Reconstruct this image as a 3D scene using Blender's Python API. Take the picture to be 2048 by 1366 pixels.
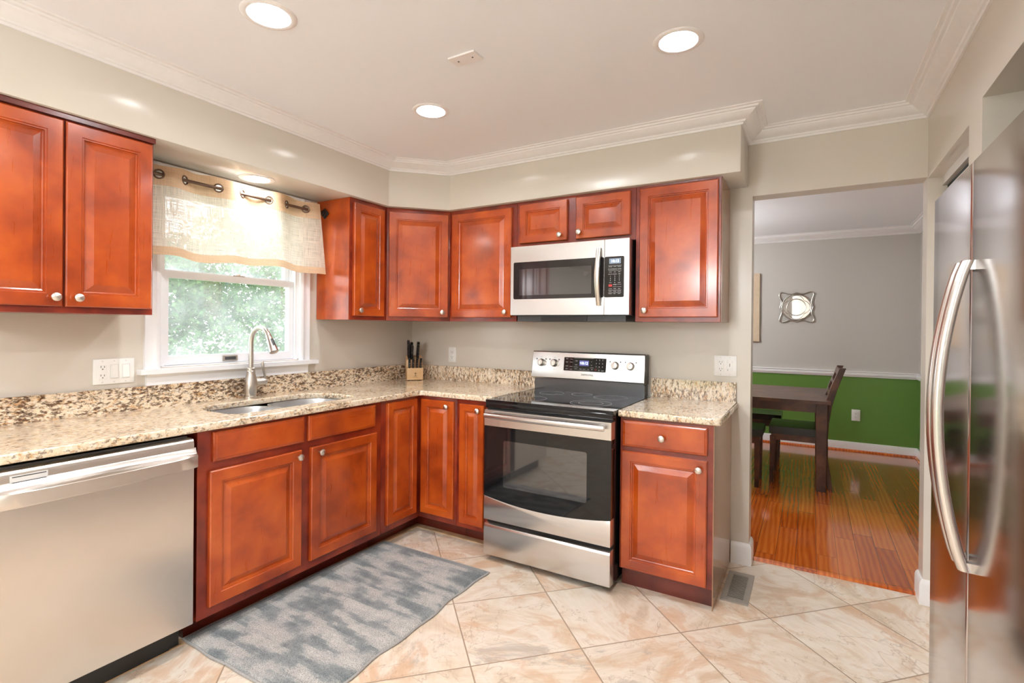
import bpy, bmesh, math, random
from mathutils import Vector, Matrix
import numpy as np
random.seed(7)
for o in list(bpy.data.objects): bpy.data.objects.remove(o, do_unlink=True)
SC = bpy.context.scene
COL = SC.collection
PI = math.pi

# ------------------------------------------------------------------ camera
CX, CY, CZ = 2.7942, -3.1706, 1.3339
YAW, PITCH, ROLL, FPX, HY = 0.5295, -0.004, 0.0096, 1021.5, 658.47
s, c = math.sin(YAW), math.cos(YAW); cp, sp = math.cos(PITCH), math.sin(PITCH); cr, sr = math.cos(ROLL), math.sin(ROLL)
r0 = Vector((c, s, 0)); f0 = Vector((-s, c, 0)); u0 = Vector((0, 0, 1))
f1 = cp*f0 + sp*u0; u1 = -sp*f0 + cp*u0
R2 = cr*r0 + sr*u1; U2 = -sr*r0 + cr*u1
cam = bpy.data.cameras.new('camera'); camo = bpy.data.objects.new('camera', cam); COL.objects.link(camo)
camo.matrix_world = Matrix(((R2.x, U2.x, -f1.x, CX), (R2.y, U2.y, -f1.y, CY), (R2.z, U2.z, -f1.z, CZ), (0, 0, 0, 1)))
cam.sensor_width = 36.0; cam.lens = FPX/2048*36.0
cam.shift_y = (HY-683.0)/2048.0; cam.clip_start = 0.05
SC.camera = camo

# ------------------------------------------------------------------ sky, exposure
SKY = 2.5
LENS = 150.0
GLOBE = 34.0
w = bpy.data.worlds.new('sky'); SC.world = w; w.use_nodes = True
bg = w.node_tree.nodes['Background']; bg.inputs[0].default_value = (0.93, 0.965, 1.0, 1); bg.inputs[1].default_value = SKY
SC.view_settings.view_transform = 'Standard'; SC.view_settings.look = 'None'
SC.view_settings.gamma = 1.0; SC.view_settings.exposure = 1.13; SC.view_settings.use_curve_mapping = False
try:
    SC.cycles.use_denoising = True
    SC.cycles.max_bounces = 9; SC.cycles.diffuse_bounces = 6; SC.cycles.glossy_bounces = 4
    SC.cycles.transparent_max_bounces = 12; SC.cycles.transmission_bounces = 6
    SC.cycles.sample_clamp_indirect = 6.0; SC.cycles.caustics_reflective = False; SC.cycles.caustics_refractive = False
except Exception: pass
def portal(loc, direction, sx, sy):
    l = bpy.data.lights.new('daylight_portal', 'AREA'); l.shape = 'RECTANGLE'; l.size = sx; l.size_y = sy
    l.cycles.is_portal = True
    o = bpy.data.objects.new('daylight_portal', l); COL.objects.link(o); o.location = loc
    o.rotation_euler = Vector(direction).to_track_quat('-Z', 'Y').to_euler()
portal((-0.13, -1.465, 1.6), (1, 0, 0), 0.8, 0.95)
portal((1.65, -5.33, 1.05), (0, 1, 0), 1.6, 2.05)
portal((-0.73, 2.0, 1.5), (1, 0, 0), 1.7, 1.3)

# ------------------------------------------------------------------ node helpers / materials
MATS = {}
class NT:
    def __init__(s, name):
        s.m = bpy.data.materials.new(name); s.m.use_nodes = True; s.t = s.m.node_tree
        s.b = s.t.nodes['Principled BSDF']; s.out = s.t.nodes['Material Output']
    def n(s, typ, props=None, **ins):
        nd = s.t.nodes.new('ShaderNode'+typ)
        for k, v in (props or {}).items(): setattr(nd, k, v)
        for k, v in ins.items():
            key = int(k[1:]) if k[0] == 'i' and k[1:].isdigit() else k.replace('_', ' ')
            s.set(nd.inputs[key], v)
        return nd
    def set(s, sock, v):
        if isinstance(v, bpy.types.NodeSocket): s.t.links.new(v, sock)
        elif isinstance(v, bpy.types.Node): s.t.links.new(v.outputs[0], sock)
        else:
            if isinstance(v, (tuple, list)) and len(v) == 3 and sock.type == 'RGBA': v = (*v, 1)
            sock.default_value = v
    def coord(s, kind='Object'): return s.n('TexCoord').outputs[kind]
    def objrand(s): return s.n('ObjectInfo').outputs['Random']
    def mapping(s, vec, scale=(1, 1, 1), rot=(0, 0, 0), loc=(0, 0, 0)):
        return s.n('Mapping', None, Vector=vec, Scale=scale, Rotation=rot, Location=loc).outputs[0]
    def noise(s, vec, scale, detail=4, rough=.55, dist=0):
        return s.n('TexNoise', None, Vector=vec, Scale=scale, Detail=detail, Roughness=rough, Distortion=dist).outputs[0]
    def ramp(s, fac, stops, interp='LINEAR'):
        nd = s.n('ValToRGB', None, Fac=fac); nd.color_ramp.interpolation = interp
        e = nd.color_ramp.elements
        while len(e) < len(stops): e.new(0.5)
        for el, (p, col) in zip(e, stops):
            el.position = p; el.color = (*col, 1) if len(col) == 3 else col
        return nd.outputs[0]
    def f(s, op, a, b=0.0, c=0.0):
        nd = s.n('Math', {'operation': op}); s.set(nd.inputs[0], a); s.set(nd.inputs[1], b)
        if len(nd.inputs) > 2: s.set(nd.inputs[2], c)
        return nd.outputs[0]
    def v(s, op, a, b=(0, 0, 0)):
        nd = s.n('VectorMath', {'operation': op}); s.set(nd.inputs[0], a)
        if op == 'SCALE': s.set(nd.inputs['Scale'], b)
        else: s.set(nd.inputs[1], b)
        return nd.outputs['Value'] if op in ('DOT_PRODUCT', 'LENGTH') else nd.outputs[0]
    def mix(s, fac, a, b, blend='MIX'):
        nd = s.n('Mix', {'data_type': 'RGBA', 'blend_type': blend})
        s.set(nd.inputs[0], fac); s.set(nd.inputs[6], a); s.set(nd.inputs[7], b)
        return nd.outputs[2]
    def bump(s, h, strength=.2, dist=.01):
        s.set(s.b.inputs['Normal'], s.n('Bump', None, Height=h, Strength=strength, Distance=dist).outputs[0])
    def P(s, **k):
        for a, v in k.items():
            s.set(s.b.inputs[{'col': 'Base Color', 'rough': 'Roughness', 'metal': 'Metallic', 'coat': 'Coat Weight', 'coatr': 'Coat Roughness',
                              'spec': 'Specular IOR Level', 'em': 'Emission Color', 'ems': 'Emission Strength', 'sheen': 'Sheen Weight'}[a]], v)
        return s
def reg(name, nt): MATS[name] = nt.m
def plain(name, col, rough=.5, metal=0, coat=0, var=.04, scale=30, bump=0, bscale=300, **k):
    t = NT(name); n = t.noise(t.coord(), scale, 3)
    lo = tuple(max(0, x*(1-var)) for x in col); hi = tuple(min(1, x*(1+var)) for x in col)
    t.P(col=t.ramp(n, [(.3, lo), (.7, hi)]), rough=rough, metal=metal, coat=coat, **k)
    if bump: t.bump(t.noise(t.coord(), bscale, 2), bump, .004)
    reg(name, t)
def paint(name, col, rough, b=.12):
    t = NT(name); co = t.coord()
    t.P(col=t.ramp(t.noise(co, 1.2, 3), [(.3, tuple(x*.985 for x in col)), (.7, col)]), rough=rough)
    t.bump(t.noise(co, 110, 3), b, .006); reg(name, t)
paint('wall_paint', (.665, .618, .548), .20, .028)
paint('dining_wall_paint', (.57, .54, .50), .45)
paint('green_paint', (.125, .26, .045), .38)
paint('ceiling_paint', (.885, .91, .955), .75, .05)
plain('trim_white', (.84, .83, .83), .3, var=.015)
plain('window_white', (.86, .87, .90), .35, var=.01)
plain('plastic_white', (.86, .86, .84), .3, var=.01)
plain('plastic_grey', (.70, .69, .67), .4, var=.01)  # pale grey plastic for track, badge, screws, rocker surrounds and door seal
plain('slot_dark', (.05, .045, .04), .5)
plain('black_plastic', (.012, .012, .013), .3)
plain('black_enamel', (.010, .010, .011), .18)
plain('gap_shade', (.006, .006, .006), .7)  # near-black colour standing in for the shade inside gaps and slots
plain('grey_gasket', (.12, .12, .12), .5)
plain('dark_bottom', (.05, .055, .06), .4)
plain('nickel', (.62, .58, .53), .3, metal=1)
plain('nickel_knob', (.74, .71, .66), .28, metal=1, bump=.1, bscale=220)
plain('chrome', (.82, .82, .82), .12, metal=1)
plain('bronze_rod', (.20, .135, .10), .38, metal=.8)
plain('dark_finial', (.05, .04, .038), .4, metal=.5)
plain('side_laminate', (.36, .20, .115), .16, var=.06)
plain('register_metal', (.36, .33, .29), .5, metal=.3)
plain('black_vinyl', (.010, .012, .011), .22, bump=.1)
plain('mirror_glass', (.9, .9, .9), .03, metal=1, var=0)
plain('silver_frame', (.55, .51, .45), .32, metal=.9)
plain('knife_steel', (.7, .7, .7), .25, metal=1)
plain('canvas_tan', (.62, .48, .33), .7)
plain('marking_white', (.75, .76, .78), .5, var=0)
plain('marking_dark', (.06, .06, .065), .4, var=0)
plain('marking_red', (.55, .03, .03), .4, var=0)
plain('block_mark', (.07, .04, .02), .6, var=0)
plain('burner_ring', (.42, .42, .44), .3, var=0)
plain('curtain_lining', (.8, .72, .6), .8)
def emit(name, col, st):
    t = NT(name); t.P(col=(0.02, 0.02, 0.02), em=(*col, 1), ems=st); reg(name, t)
emit('lamp_lens', (.97, .985, 1.0), LENS)
emit('soffit_lens', (1.0, .975, .94), 32.0)
emit('clock_glow', (.55, .68, 1.0), 3.0)
emit('clock_back', (.10, .10, .35), .5)
emit('clock_back_grey', (.22, .27, .33), .6)
def glass(name, washout=.0, refl=.06):  # translucent white mixed into the pane imitates an overexposed, washed-out view
    t = NT(name); nd = t.t.nodes; nd.remove(t.b)
    tr = t.n('BsdfTransparent', None, Color=(.97, .985, .98, 1)); gl = t.n('BsdfGlossy', None, Color=(1, 1, 1, 1), Roughness=.02)
    hz = t.n('BsdfTranslucent', None, Color=(.95, .97, 1, 1))
    n = t.noise(t.coord(), 6, 4)
    m1 = t.n('MixShader', None, i0=t.f('MULTIPLY', n, washout*2), i1=tr.outputs[0], i2=hz.outputs[0])
    m2 = t.n('MixShader', None, i0=refl, i1=m1.outputs[0], i2=gl.outputs[0])
    t.set(t.out.inputs[0], m2.outputs[0]); reg(name, t)
glass('window_glass', .13); glass('clear_glass', .0)
def wood(name, axis, stops, stretch=14, rough=.30, coat=.35, sc=2.0):
    t = NT(name); co = t.coord(); r = t.objrand()
    off = t.v('ADD', co, t.n('CombineXYZ', None, X=t.f('MULTIPLY', r, 31.), Y=t.f('MULTIPLY', r, 17.), Z=t.f('MULTIPLY', r, 53.)).outputs[0])
    S = {'z': (stretch, stretch, 1.2), 'h': (1.2, 1.2, stretch), 'x': (1.2, stretch, stretch), 'y': (stretch, 1.2, stretch)}[axis]
    fine = t.noise(t.mapping(off, S), sc*2.2, 5, .6, .6)
    cloud = t.noise(off, 6.5, 3, .5, .2)
    fac = t.f('ADD', t.f('MULTIPLY', fine, .07), t.f('MULTIPLY', cloud, .93))
    t.P(col=t.ramp(fac, stops), rough=t.f('ADD', t.f('MULTIPLY', fine, .04), rough-.02), coat=coat, coatr=.15)
    t.bump(fine, .015, .002); reg(name, t)
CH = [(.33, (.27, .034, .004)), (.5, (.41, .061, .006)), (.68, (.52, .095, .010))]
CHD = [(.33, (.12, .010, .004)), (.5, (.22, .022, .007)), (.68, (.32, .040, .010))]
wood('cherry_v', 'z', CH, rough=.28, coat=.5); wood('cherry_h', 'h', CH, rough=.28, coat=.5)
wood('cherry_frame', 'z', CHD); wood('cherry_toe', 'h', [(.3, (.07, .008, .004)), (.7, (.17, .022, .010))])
ES = [(.3, (.028, .010, .005)), (.5, (.07, .025, .011)), (.7, (.15, .055, .022))]
wood('espresso_v', 'z', ES, rough=.42, coat=.1); wood('espresso_h', 'x', ES, rough=.38, coat=.15)
wood('block_wood', 'z', [(.3, (.62, .37, .17)), (.7, (.78, .53, .28))], rough=.4, coat=.1)
wood('block_wood_dark', 'h', [(.3, (.38, .13, .03)), (.7, (.6, .25, .08))], rough=.4, coat=.1)
def steel(name, col, rough=.27, wav=0, aniso=.75, brush=True):
    t = NT(name); co = t.coord()
    cl = t.noise(co, 3.5, 3)
    t.P(col=t.ramp(cl, [(.35, tuple(x*.95 for x in col)), (.65, col)]), metal=1.0)
    t.P(rough=rough)
    t.b.inputs['Anisotropic'].default_value = aniso
    if wav: t.bump(t.f('MULTIPLY', t.noise(t.mapping(co, (1, .6, 3.2)), 1.1, 1), wav), .30, .01)
    reg(name, t)
steel('stainless', (.70, .68, .665)); steel('stainless_warm', (.72, .675, .635), .34)
steel('stainless_bar', (.70, .68, .665), .22, 0, 0, False)
steel('fridge_steel', (.66, .635, .64), .15, 1.3, .5)
steel('sink_steel', (.62, .64, .67), .3, 0, 0, False); steel('dark_stainless', (.16, .165, .18), .22)
def blackglass(name, col=(.008, .008, .009), rough=.04, spec=.45, coat=0):
    t = NT(name); t.P(col=t.ramp(t.noise(t.coord(), 8), [(.3, col), (.7, tuple(x*1.2 for x in col))]), rough=rough, spec=spec, coat=coat, coatr=.02); reg(name, t)
blackglass('black_glass'); blackglass('oven_window', (.03, .03, .03), .05, 1.0, 1.0); blackglass('cooktop_glass', (.006, .006, .007), .05)
blackglass('mw_glass', (.02, .017, .017), .05); blackglass('mw_window', (.03, .028, .03), .06, .9, .6)
def granite(name, stretch, dens=1.0, rot=0.35, th=.49):
    t = NT(name); co = t.coord()
    cs = t.mapping(co, stretch, (rot*0.6, rot, rot))
    d = t.noise(co, 3.2, 4, .6); a = t.noise(cs, 30, 5, .65, .5); b = t.noise(t.v('ADD', cs, (7.3, 1.1, 4.2)), 75, 5, .68, .3)
    e = t.noise(t.v('ADD', cs, (1.3, 9.1, 3.2)), 48, 5, .66, .5)
    base = t.ramp(a, [(.34, (.86, .78, .66)), (.47, (.74, .60, .42)), (.56, (.82, .70, .53)), (.68, (.60, .36, .16))])
    base = t.mix(t.ramp(b, [(.52, (0, 0, 0)), (.62, (.75, .75, .75))]), base, (.86, .81, .73))
    org = t.ramp(t.f('ADD', t.f('MULTIPLY', e, .75), t.f('MULTIPLY', d, .25)), [(.52, (0, 0, 0)), (.60, (1, 1, 1))])
    base = t.mix(t.f('MULTIPLY', org, .75*dens), base, (.52, .25, .075))
    f = t.f('ADD', t.f('ADD', t.f('MULTIPLY', t.noise(t.v('ADD', cs, (4, 2, 8)), 58, 6, .72, .4), .68), t.f('MULTIPLY', a, .14)), t.f('MULTIPLY', d, .18))
    dark = t.ramp(f, [(th, (0, 0, 0)), (th+.035, (.7, .7, .7)), (th+.08, (1, 1, 1))])
    dc = t.ramp(b, [(.4, (.035, .022, .018)), (.6, (.15, .07, .03))])
    col = t.mix(t.f('MULTIPLY', dark, min(1, .95*dens)), base, dc)
    t.P(col=col, rough=.11, coat=.2, spec=.55); reg(name, t)
granite('granite_top', (1.5, .8, 1.2), .8, .35, .515); granite('granite_left', (1.3, .72, 1.45), 1.0, .45, .484); granite('granite_back', (1.5, 1.5, .65), .95, .25, .497)
def tile_floor():
    t = NT('slate_tile'); co = t.coord()
    p = t.v('SUBTRACT', co, (1.984, -1.189, 0))
    u = t.v('DOT_PRODUCT', p, (1/.66, 1/.66, 0)); v = t.v('DOT_PRODUCT', p, (1/.66, -1/.66, 0))
    fu, fv = t.f('FLOOR', u), t.f('FLOOR', v)
    wn = t.n('TexWhiteNoise', {'noise_dimensions': '2D'}, Vector=t.n('CombineXYZ', None, X=fu, Y=fv).outputs[0])
    rnd, rc = wn.outputs['Value'], wn.outputs['Color']
    def edge(q):
        fr = t.f('FRACT', q); return t.f('MINIMUM', fr, t.f('SUBTRACT', 1.0, fr))
    e = t.f('MINIMUM', edge(u), edge(v))
    grout = t.ramp(e, [(.0045, (1, 1, 1)), (.0075, (0, 0, 0))])
    c2 = t.v('ADD', p, t.v('SCALE', rc, 9.0))
    rv = t.n('VectorRotate', {'rotation_type': 'Z_AXIS'}, Vector=c2, Angle=t.f('MULTIPLY', rnd, 6.3)).outputs[0]
    st = t.mapping(rv, (1.0, 1.5, 1))
    n1 = t.noise(st, 2.6, 7, .62, 1.3); n2 = t.noise(t.v('ADD', st, (3.3, 8.1, 0)), 4.2, 7, .65, .8); n3 = t.noise(t.mapping(rv, (3, 30, 1)), 3.0, 5, .6, .8)
    base = t.ramp(n1, [(.30, (.52, .39, .27)), (.43, (.72, .60, .46)), (.54, (.80, .72, .62)), (.68, (.60, .43, .28))])
    rust = t.ramp(t.f('ADD', t.f('MULTIPLY', n2, .7), t.f('MULTIPLY', t.noise(t.v('ADD', rv, (5, 5, 0)), 1.6, 3, .5), .3)), [(.50, (0, 0, 0)), (.545, (.7, .7, .7)), (.62, (1, 1, 1))])
    base = t.mix(t.f('MULTIPLY', rust, .68), base, (.60, .32, .14))
    grey = t.ramp(t.noise(t.v('ADD', st, (13, 2, 0)), 2.0, 9, .75, .6), [(.585, (0, 0, 0)), (.64, (1, 1, 1))])
    base = t.mix(t.f('MULTIPLY', grey, .6), base, (.34, .29, .25))
    vein = t.ramp(t.f('ABSOLUTE', t.f('SUBTRACT', t.noise(rv, 2.1, 5, .62, .9), .5)), [(.0, (1, 1, 1)), (.0055, (0, 0, 0))])
    base = t.mix(t.f('MULTIPLY', vein, .6), base, (.36, .22, .13))
    base = t.mix(.13, base, t.ramp(n3, [(.35, (.5, .44, .38)), (.65, (.98, .93, .86))]))
    base = t.mix(t.f('MULTIPLY', rnd, .22), base, (.60, .48, .36))
    col = t.mix(grout, base, (.36, .26, .18))
    t.P(col=col, rough=t.f('ADD', .33, t.f('MULTIPLY', n3, .2)), spec=.45)
    t.bump(t.f('ADD', t.f('MULTIPLY', t.f('SUBTRACT', 1.0, grout), .5), t.f('ADD', t.f('MULTIPLY', n3, .22), t.f('MULTIPLY', n2, .25))), .35, .006); reg('slate_tile', t)
tile_floor()
def hardwood():
    t = NT('oak_planks'); co = t.coord(); sx = t.n('SeparateXYZ', None, Vector=co)
    W = .105
    q = t.f('DIVIDE', sx.outputs[0], W); idx = t.f('FLOOR', q)
    r1 = t.n('TexWhiteNoise', {'noise_dimensions': '1D'}, W=idx).outputs['Value']
    yy = t.f('DIVIDE', t.f('ADD', sx.outputs[1], t.f('MULTIPLY', r1, 7.0)), 1.05); idy = t.f('FLOOR', yy)
    wn = t.n('TexWhiteNoise', {'noise_dimensions': '2D'}, Vector=t.n('CombineXYZ', None, X=idx, Y=idy).outputs[0])
    r2 = wn.outputs['Value']
    def edge(a):
        fr = t.f('FRACT', a); return t.f('MINIMUM', fr, t.f('SUBTRACT', 1.0, fr))
    gap = t.f('MAXIMUM', t.ramp(edge(q), [(.008, (1, 1, 1)), (.022, (0, 0, 0))]), t.ramp(edge(yy), [(.0008, (1, 1, 1)), (.0022, (0, 0, 0))]))
    off = t.v('ADD', co, t.v('SCALE', wn.outputs['Color'], 20.0))
    g = t.n('TexWave', {'wave_type': 'RINGS', 'rings_direction': 'Z'}, Vector=t.mapping(off, (7, .9, 1)), Scale=1.5, Distortion=7.0, Detail=3.0, Detail_Scale=.8).outputs[1]
    g2 = t.noise(t.mapping(off, (26, 1.3, 1)), 3, 5, .6, .5)
    fac = t.f('ADD', t.f('ADD', t.f('MULTIPLY', g, .22), t.f('MULTIPLY', g2, .42)), t.f('MULTIPLY', r2, .36))
    col = t.ramp(fac, [(.22, (.30, .045, .005)), (.5, (.52, .105, .010)), (.75, (.68, .18, .022))])
    col = t.mix(t.f('MULTIPLY', gap, .6), col, (.08, .02, .005))
    t.P(col=col, rough=.16, coat=.7, coatr=.07, spec=.5); t.bump(t.f('SUBTRACT', t.f('MULTIPLY', g2, .05), gap), .05, .002); reg('oak_planks', t)
hardwood()
def rugmat():
    t = NT('rug_pile'); co = t.coord(); sx = t.n('SeparateXYZ', None, Vector=t.v('ADD', co, t.v('SCALE', t.n('TexNoise', None, Vector=co, Scale=60., Detail=2.).outputs[1], .008)))
    row = t.f('FLOOR', t.f('DIVIDE', sx.outputs[1], .019))
    rv = t.n('CombineXYZ', None, X=t.f('MULTIPLY', sx.outputs[0], 4.2), Y=t.f('MULTIPLY', row, .30), Z=0.0).outputs[0]
    a = t.noise(rv, 1.0, 2, .55); cc = t.noise(co, 7.5, 4, .6)
    b = t.noise(t.mapping(co, (1.6, 7, 1)), 2.2, 2, .5)
    f = t.f('ADD', t.f('ADD', t.f('MULTIPLY', a, .40), t.f('MULTIPLY', b, .22)), t.f('MULTIPLY', cc, .38))
    sp_ = t.noise(co, 260, 2, .7)
    col = t.ramp(f, [(.40, (.15, .175, .185)), (.47, (.24, .262, .268)), (.515, (.40, .395, .385)), (.62, (.50, .485, .46))])
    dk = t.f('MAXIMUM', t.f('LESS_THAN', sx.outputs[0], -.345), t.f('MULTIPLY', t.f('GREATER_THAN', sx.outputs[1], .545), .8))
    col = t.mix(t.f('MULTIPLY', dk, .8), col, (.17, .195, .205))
    col = t.mix(.6, col, t.ramp(sp_, [(.36, (.16, .17, .17)), (.6, (.80, .79, .77))]), 'OVERLAY')
    t.P(col=col, rough=.95, sheen=.2); t.bump(sp_, .7, .006); reg('rug_pile', t)
rugmat()
plain('rug_binding', (.36, .35, .34), .9, var=.25, scale=300)
plain('rug_dark_edge', (.13, .155, .165), .95, var=.3, scale=250)
def linen(name, col, holes, tr):
    t = NT(name); co = t.coord(); nd = t.t.nodes; nd.remove(t.b)
    a = t.noise(t.mapping(co, (1, 10, 420)), 1.0, 3, .6); b = t.noise(t.mapping(co, (1, 420, 10)), 1.0, 3, .6); cl = t.noise(co, 7, 4)
    wv = t.f('MAXIMUM', a, b)
    col2 = t.ramp(t.f('ADD', t.f('MULTIPLY', a, .5), t.f('MULTIPLY', b, .5)), [(.38, tuple(x*.74 for x in col)), (.6, col)])
    df = t.n('BsdfDiffuse', None, Color=col2); tl = t.n('BsdfTranslucent', None, Color=col2); tp = t.n('BsdfTransparent', None, Color=(1, 1, 1, 1))
    m1 = t.n('MixShader', None, i0=tr, i1=df.outputs[0], i2=tl.outputs[0])
    hole = t.f('MULTIPLY', t.ramp(t.f('ADD', wv, t.f('MULTIPLY', cl, .12)), [(.50, (1, 1, 1)), (.60, (0, 0, 0))]), holes)
    m2 = t.n('MixShader', None, i0=hole, i1=m1.outputs[0], i2=tp.outputs[0])
    t.set(t.out.inputs[0], m2.outputs[0]); reg(name, t)
linen('linen', (.86, .77, .66), .40, .38); linen('linen_hem_shaded', (.80, .57, .38), .0, .30)  # hem linen: light blocked by the doubled cloth is put into its tan colour
def leafmat():
    t = NT('leaf_green'); co = t.coord(); nd = t.t.nodes
    col = t.ramp(t.noise(co, 9, 3), [(.3, (.05, .13, .04)), (.5, (.13, .27, .09)), (.7, (.28, .40, .18))])
    nd.remove(t.b)
    d = t.n('BsdfDiffuse', None, Color=col); l = t.n('BsdfTranslucent', None, Color=col)
    m = t.n('MixShader', None, i0=.45, i1=d.outputs[0], i2=l.outputs[0]); t.set(t.out.inputs[0], m.outputs[0]); reg('leaf_green', t)
leafmat()
plain('lawn', (.16, .26, .07), .95, var=.3, scale=20)
plain('outside_siding', (.7, .7, .68), .7)

# ------------------------------------------------------------------ mesh builder
WL = {}
TEXTC = {}
def text_geo(txt, size):
    k = txt
    if k not in TEXTC:
        cu = bpy.data.curves.new('t', 'FONT'); cu.body = txt; cu.size = 1.0; cu.align_x = 'CENTER'; cu.align_y = 'CENTER'; cu.resolution_u = 2
        o = bpy.data.objects.new('t', cu); COL.objects.link(o); bpy.context.view_layer.update()
        me = bpy.data.meshes.new_from_object(o.evaluated_get(bpy.context.evaluated_depsgraph_get()))
        TEXTC[k] = ([tuple(v.co) for v in me.vertices], [tuple(p.vertices) for p in me.polygons])
        bpy.data.objects.remove(o); bpy.data.curves.remove(cu); bpy.data.meshes.remove(me)
    vs, fs = TEXTC[k]
    return [(x*size, y*size) for x, y, z in vs], fs
class MB:
    def __init__(s): s.bm = bmesh.new(); s.mi = 0
    def _mark(s, faces):
        for f in faces:
            if f.is_valid: f.material_index = s.mi
    def box(s, x0, x1, y0, y1, z0, z1, bev=0, seg=2):
        x0, x1 = sorted((x0, x1)); y0, y1 = sorted((y0, y1)); z0, z1 = sorted((z0, z1))
        V = [s.bm.verts.new(p) for p in ((x0, y0, z0), (x1, y0, z0), (x1, y1, z0), (x0, y1, z0), (x0, y0, z1), (x1, y0, z1), (x1, y1, z1), (x0, y1, z1))]
        F = [s.bm.faces.new([V[i] for i in q]) for q in ((3, 2, 1, 0), (4, 5, 6, 7), (0, 1, 5, 4), (1, 2, 6, 5), (2, 3, 7, 6), (3, 0, 4, 7))]
        s._mark(F)
        if bev: s.bevel(F, bev, seg)
        return s
    def bevel(s, F, bev, seg=2, angle=.3):
        E = {e for f in F for e in f.edges if len(e.link_faces) == 2 and e.calc_face_angle(0) > angle}
        r = bmesh.ops.bevel(s.bm, geom=list(E), offset=bev, segments=seg, affect='EDGES', profile=.5, clamp_overlap=True)
        s._mark(r['faces'])
    def obox(s, o, u, v, n, w, h, d, bev=0, seg=2):   # oriented box: corner o, axes u v n with sizes
        o, u, v, n = Vector(o), Vector(u).normalized(), Vector(v).normalized(), Vector(n).normalized()
        P = [o+u*a*w+v*b*h+n*c_*d for c_ in (0, 1) for b in (0, 1) for a in (0, 1)]
        V = [s.bm.verts.new(p) for p in P]
        F = [s.bm.faces.new([V[i] for i in q]) for q in ((2, 3, 1, 0), (4, 5, 7, 6), (0, 1, 5, 4), (1, 3, 7, 5), (3, 2, 6, 7), (2, 0, 4, 6))]
        bmesh.ops.recalc_face_normals(s.bm, faces=F); s._mark(F)
        if bev: s.bevel(F, bev, seg)
        return s
    def loops(s, L, cap0=False, cap1=False, closed=True):
        V = [[s.bm.verts.new(p) for p in l] for l in L]; F = []
        n = len(L[0])
        for a, b in zip(V, V[1:]):
            for i in range(n if closed else n-1):
                j = (i+1) % n
                F.append(s.bm.faces.new((a[i], a[j], b[j], b[i])))
        if cap0: F.append(s.bm.faces.new(V[0][::-1]))
        if cap1: F.append(s.bm.faces.new(V[-1]))
        bmesh.ops.recalc_face_normals(s.bm, faces=F); s._mark(F)
        return F
    def prism(s, pts, a, b, axis='z', bev=0, seg=2):
        def P(p, h):
            return (p[0], p[1], h) if axis == 'z' else ((h, p[0], p[1]) if axis == 'x' else (p[0], h, p[1]))
        F = s.loops([[P(p, a) for p in pts], [P(p, b) for p in pts]], True, True)
        if bev: s.bevel(F, bev, seg)
        return s
    def lathe(s, prof, o, axis=(0, 0, 1), n=24, cap0=True, cap1=True):
        o = Vector(o); q = Vector((0, 0, 1)).rotation_difference(Vector(axis).normalized())
        L = [[o + q @ Vector((r*math.cos(2*PI*i/n), r*math.sin(2*PI*i/n), h)) for i in range(n)] for r, h in prof]
        s.loops(L, cap0, cap1); return s
    def tube(s, pts, r, n=12, closed=False, caps=True, flat=None):
        pts = [Vector(p) for p in pts]; L = []; m = len(pts)
        rr = r if isinstance(r, (list, tuple)) else [r]*m
        up = None
        for i, p in enumerate(pts):
            a = pts[(i-1) % m] if (closed or i > 0) else p; b = pts[(i+1) % m] if (closed or i < m-1) else p
            d = (b-a).normalized()
            if up is None:
                up = Vector((0, 0, 1)) if abs(d.z) < .9 else Vector((1, 0, 0))
                if flat: up = Vector(flat)
            if flat: up = Vector(flat)
            x = d.cross(up).normalized(); y = x.cross(d).normalized(); up = y
            L.append([p + (x*math.cos(2*PI*k/n) + y*math.sin(2*PI*k/n))*rr[i] for k in range(n)])
        if closed: L.append(L[0]); 
        if closed:
            V = [[s.bm.verts.new(p) for p in l] for l in L[:-1]]; F = []
            for i in range(m):
                a, b = V[i], V[(i+1) % m]
                for k in range(n):
                    j = (k+1) % n; F.append(s.bm.faces.new((a[k], a[j], b[j], b[k])))
            bmesh.ops.recalc_face_normals(s.bm, faces=F); s._mark(F)
        else: s.loops(L, caps, caps)
        return s
    def ring(s, o, axis, R, r, n=28, k=8):
        q = Vector((0, 0, 1)).rotation_difference(Vector(axis).normalized()); o = Vector(o)
        return s.tube([o+q @ Vector((R*math.cos(2*PI*i/n), R*math.sin(2*PI*i/n), 0)) for i in range(n)], r, k, True)
    def sphere(s, o, r, n=12, sc=(1, 1, 1)):
        M = Matrix.Translation(o) @ Matrix.Diagonal((*[r*x for x in sc], 1))
        res = bmesh.ops.create_uvsphere(s.bm, u_segments=n, v_segments=max(6, n//2+2), radius=1, matrix=M)
        s._mark({f for v in res['verts'] for f in v.link_faces}); return s
    def face(s, pts):
        f = s.bm.faces.new([s.bm.verts.new(p) for p in pts]); f.material_index = s.mi; return s
    def text(s, txt, size, o, u, v):
        vs, fs = text_geo(txt, size); o, u, v = Vector(o), Vector(u).normalized(), Vector(v).normalized()
        V = [s.bm.verts.new(o+u*a+v*b) for a, b in vs]
        for f in fs:
            try: s.bm.faces.new([V[i] for i in f]).material_index = s.mi
            except ValueError: pass
        return s
    def sweep(s, path, prof, caps=True):
        # path: 2-D points; profile (offset to the right of travel, z); mitred
        P = [Vector((p[0], p[1])) for p in path]; L = []
        for i, p in enumerate(P):
            ds = []
            if i > 0: ds.append((P[i]-P[i-1]).normalized())
            if i < len(P)-1: ds.append((P[i+1]-P[i]).normalized())
            ns = [Vector((d.y, -d.x)) for d in ds]
            m = ns[0] if len(ns) == 1 else (ns[0]+ns[1])/(1+ns[0].dot(ns[1]))
            L.append([(p.x+m.x*o, p.y+m.y*o, z) for o, z in prof])
        s.loops(L, caps, caps); return s
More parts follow.
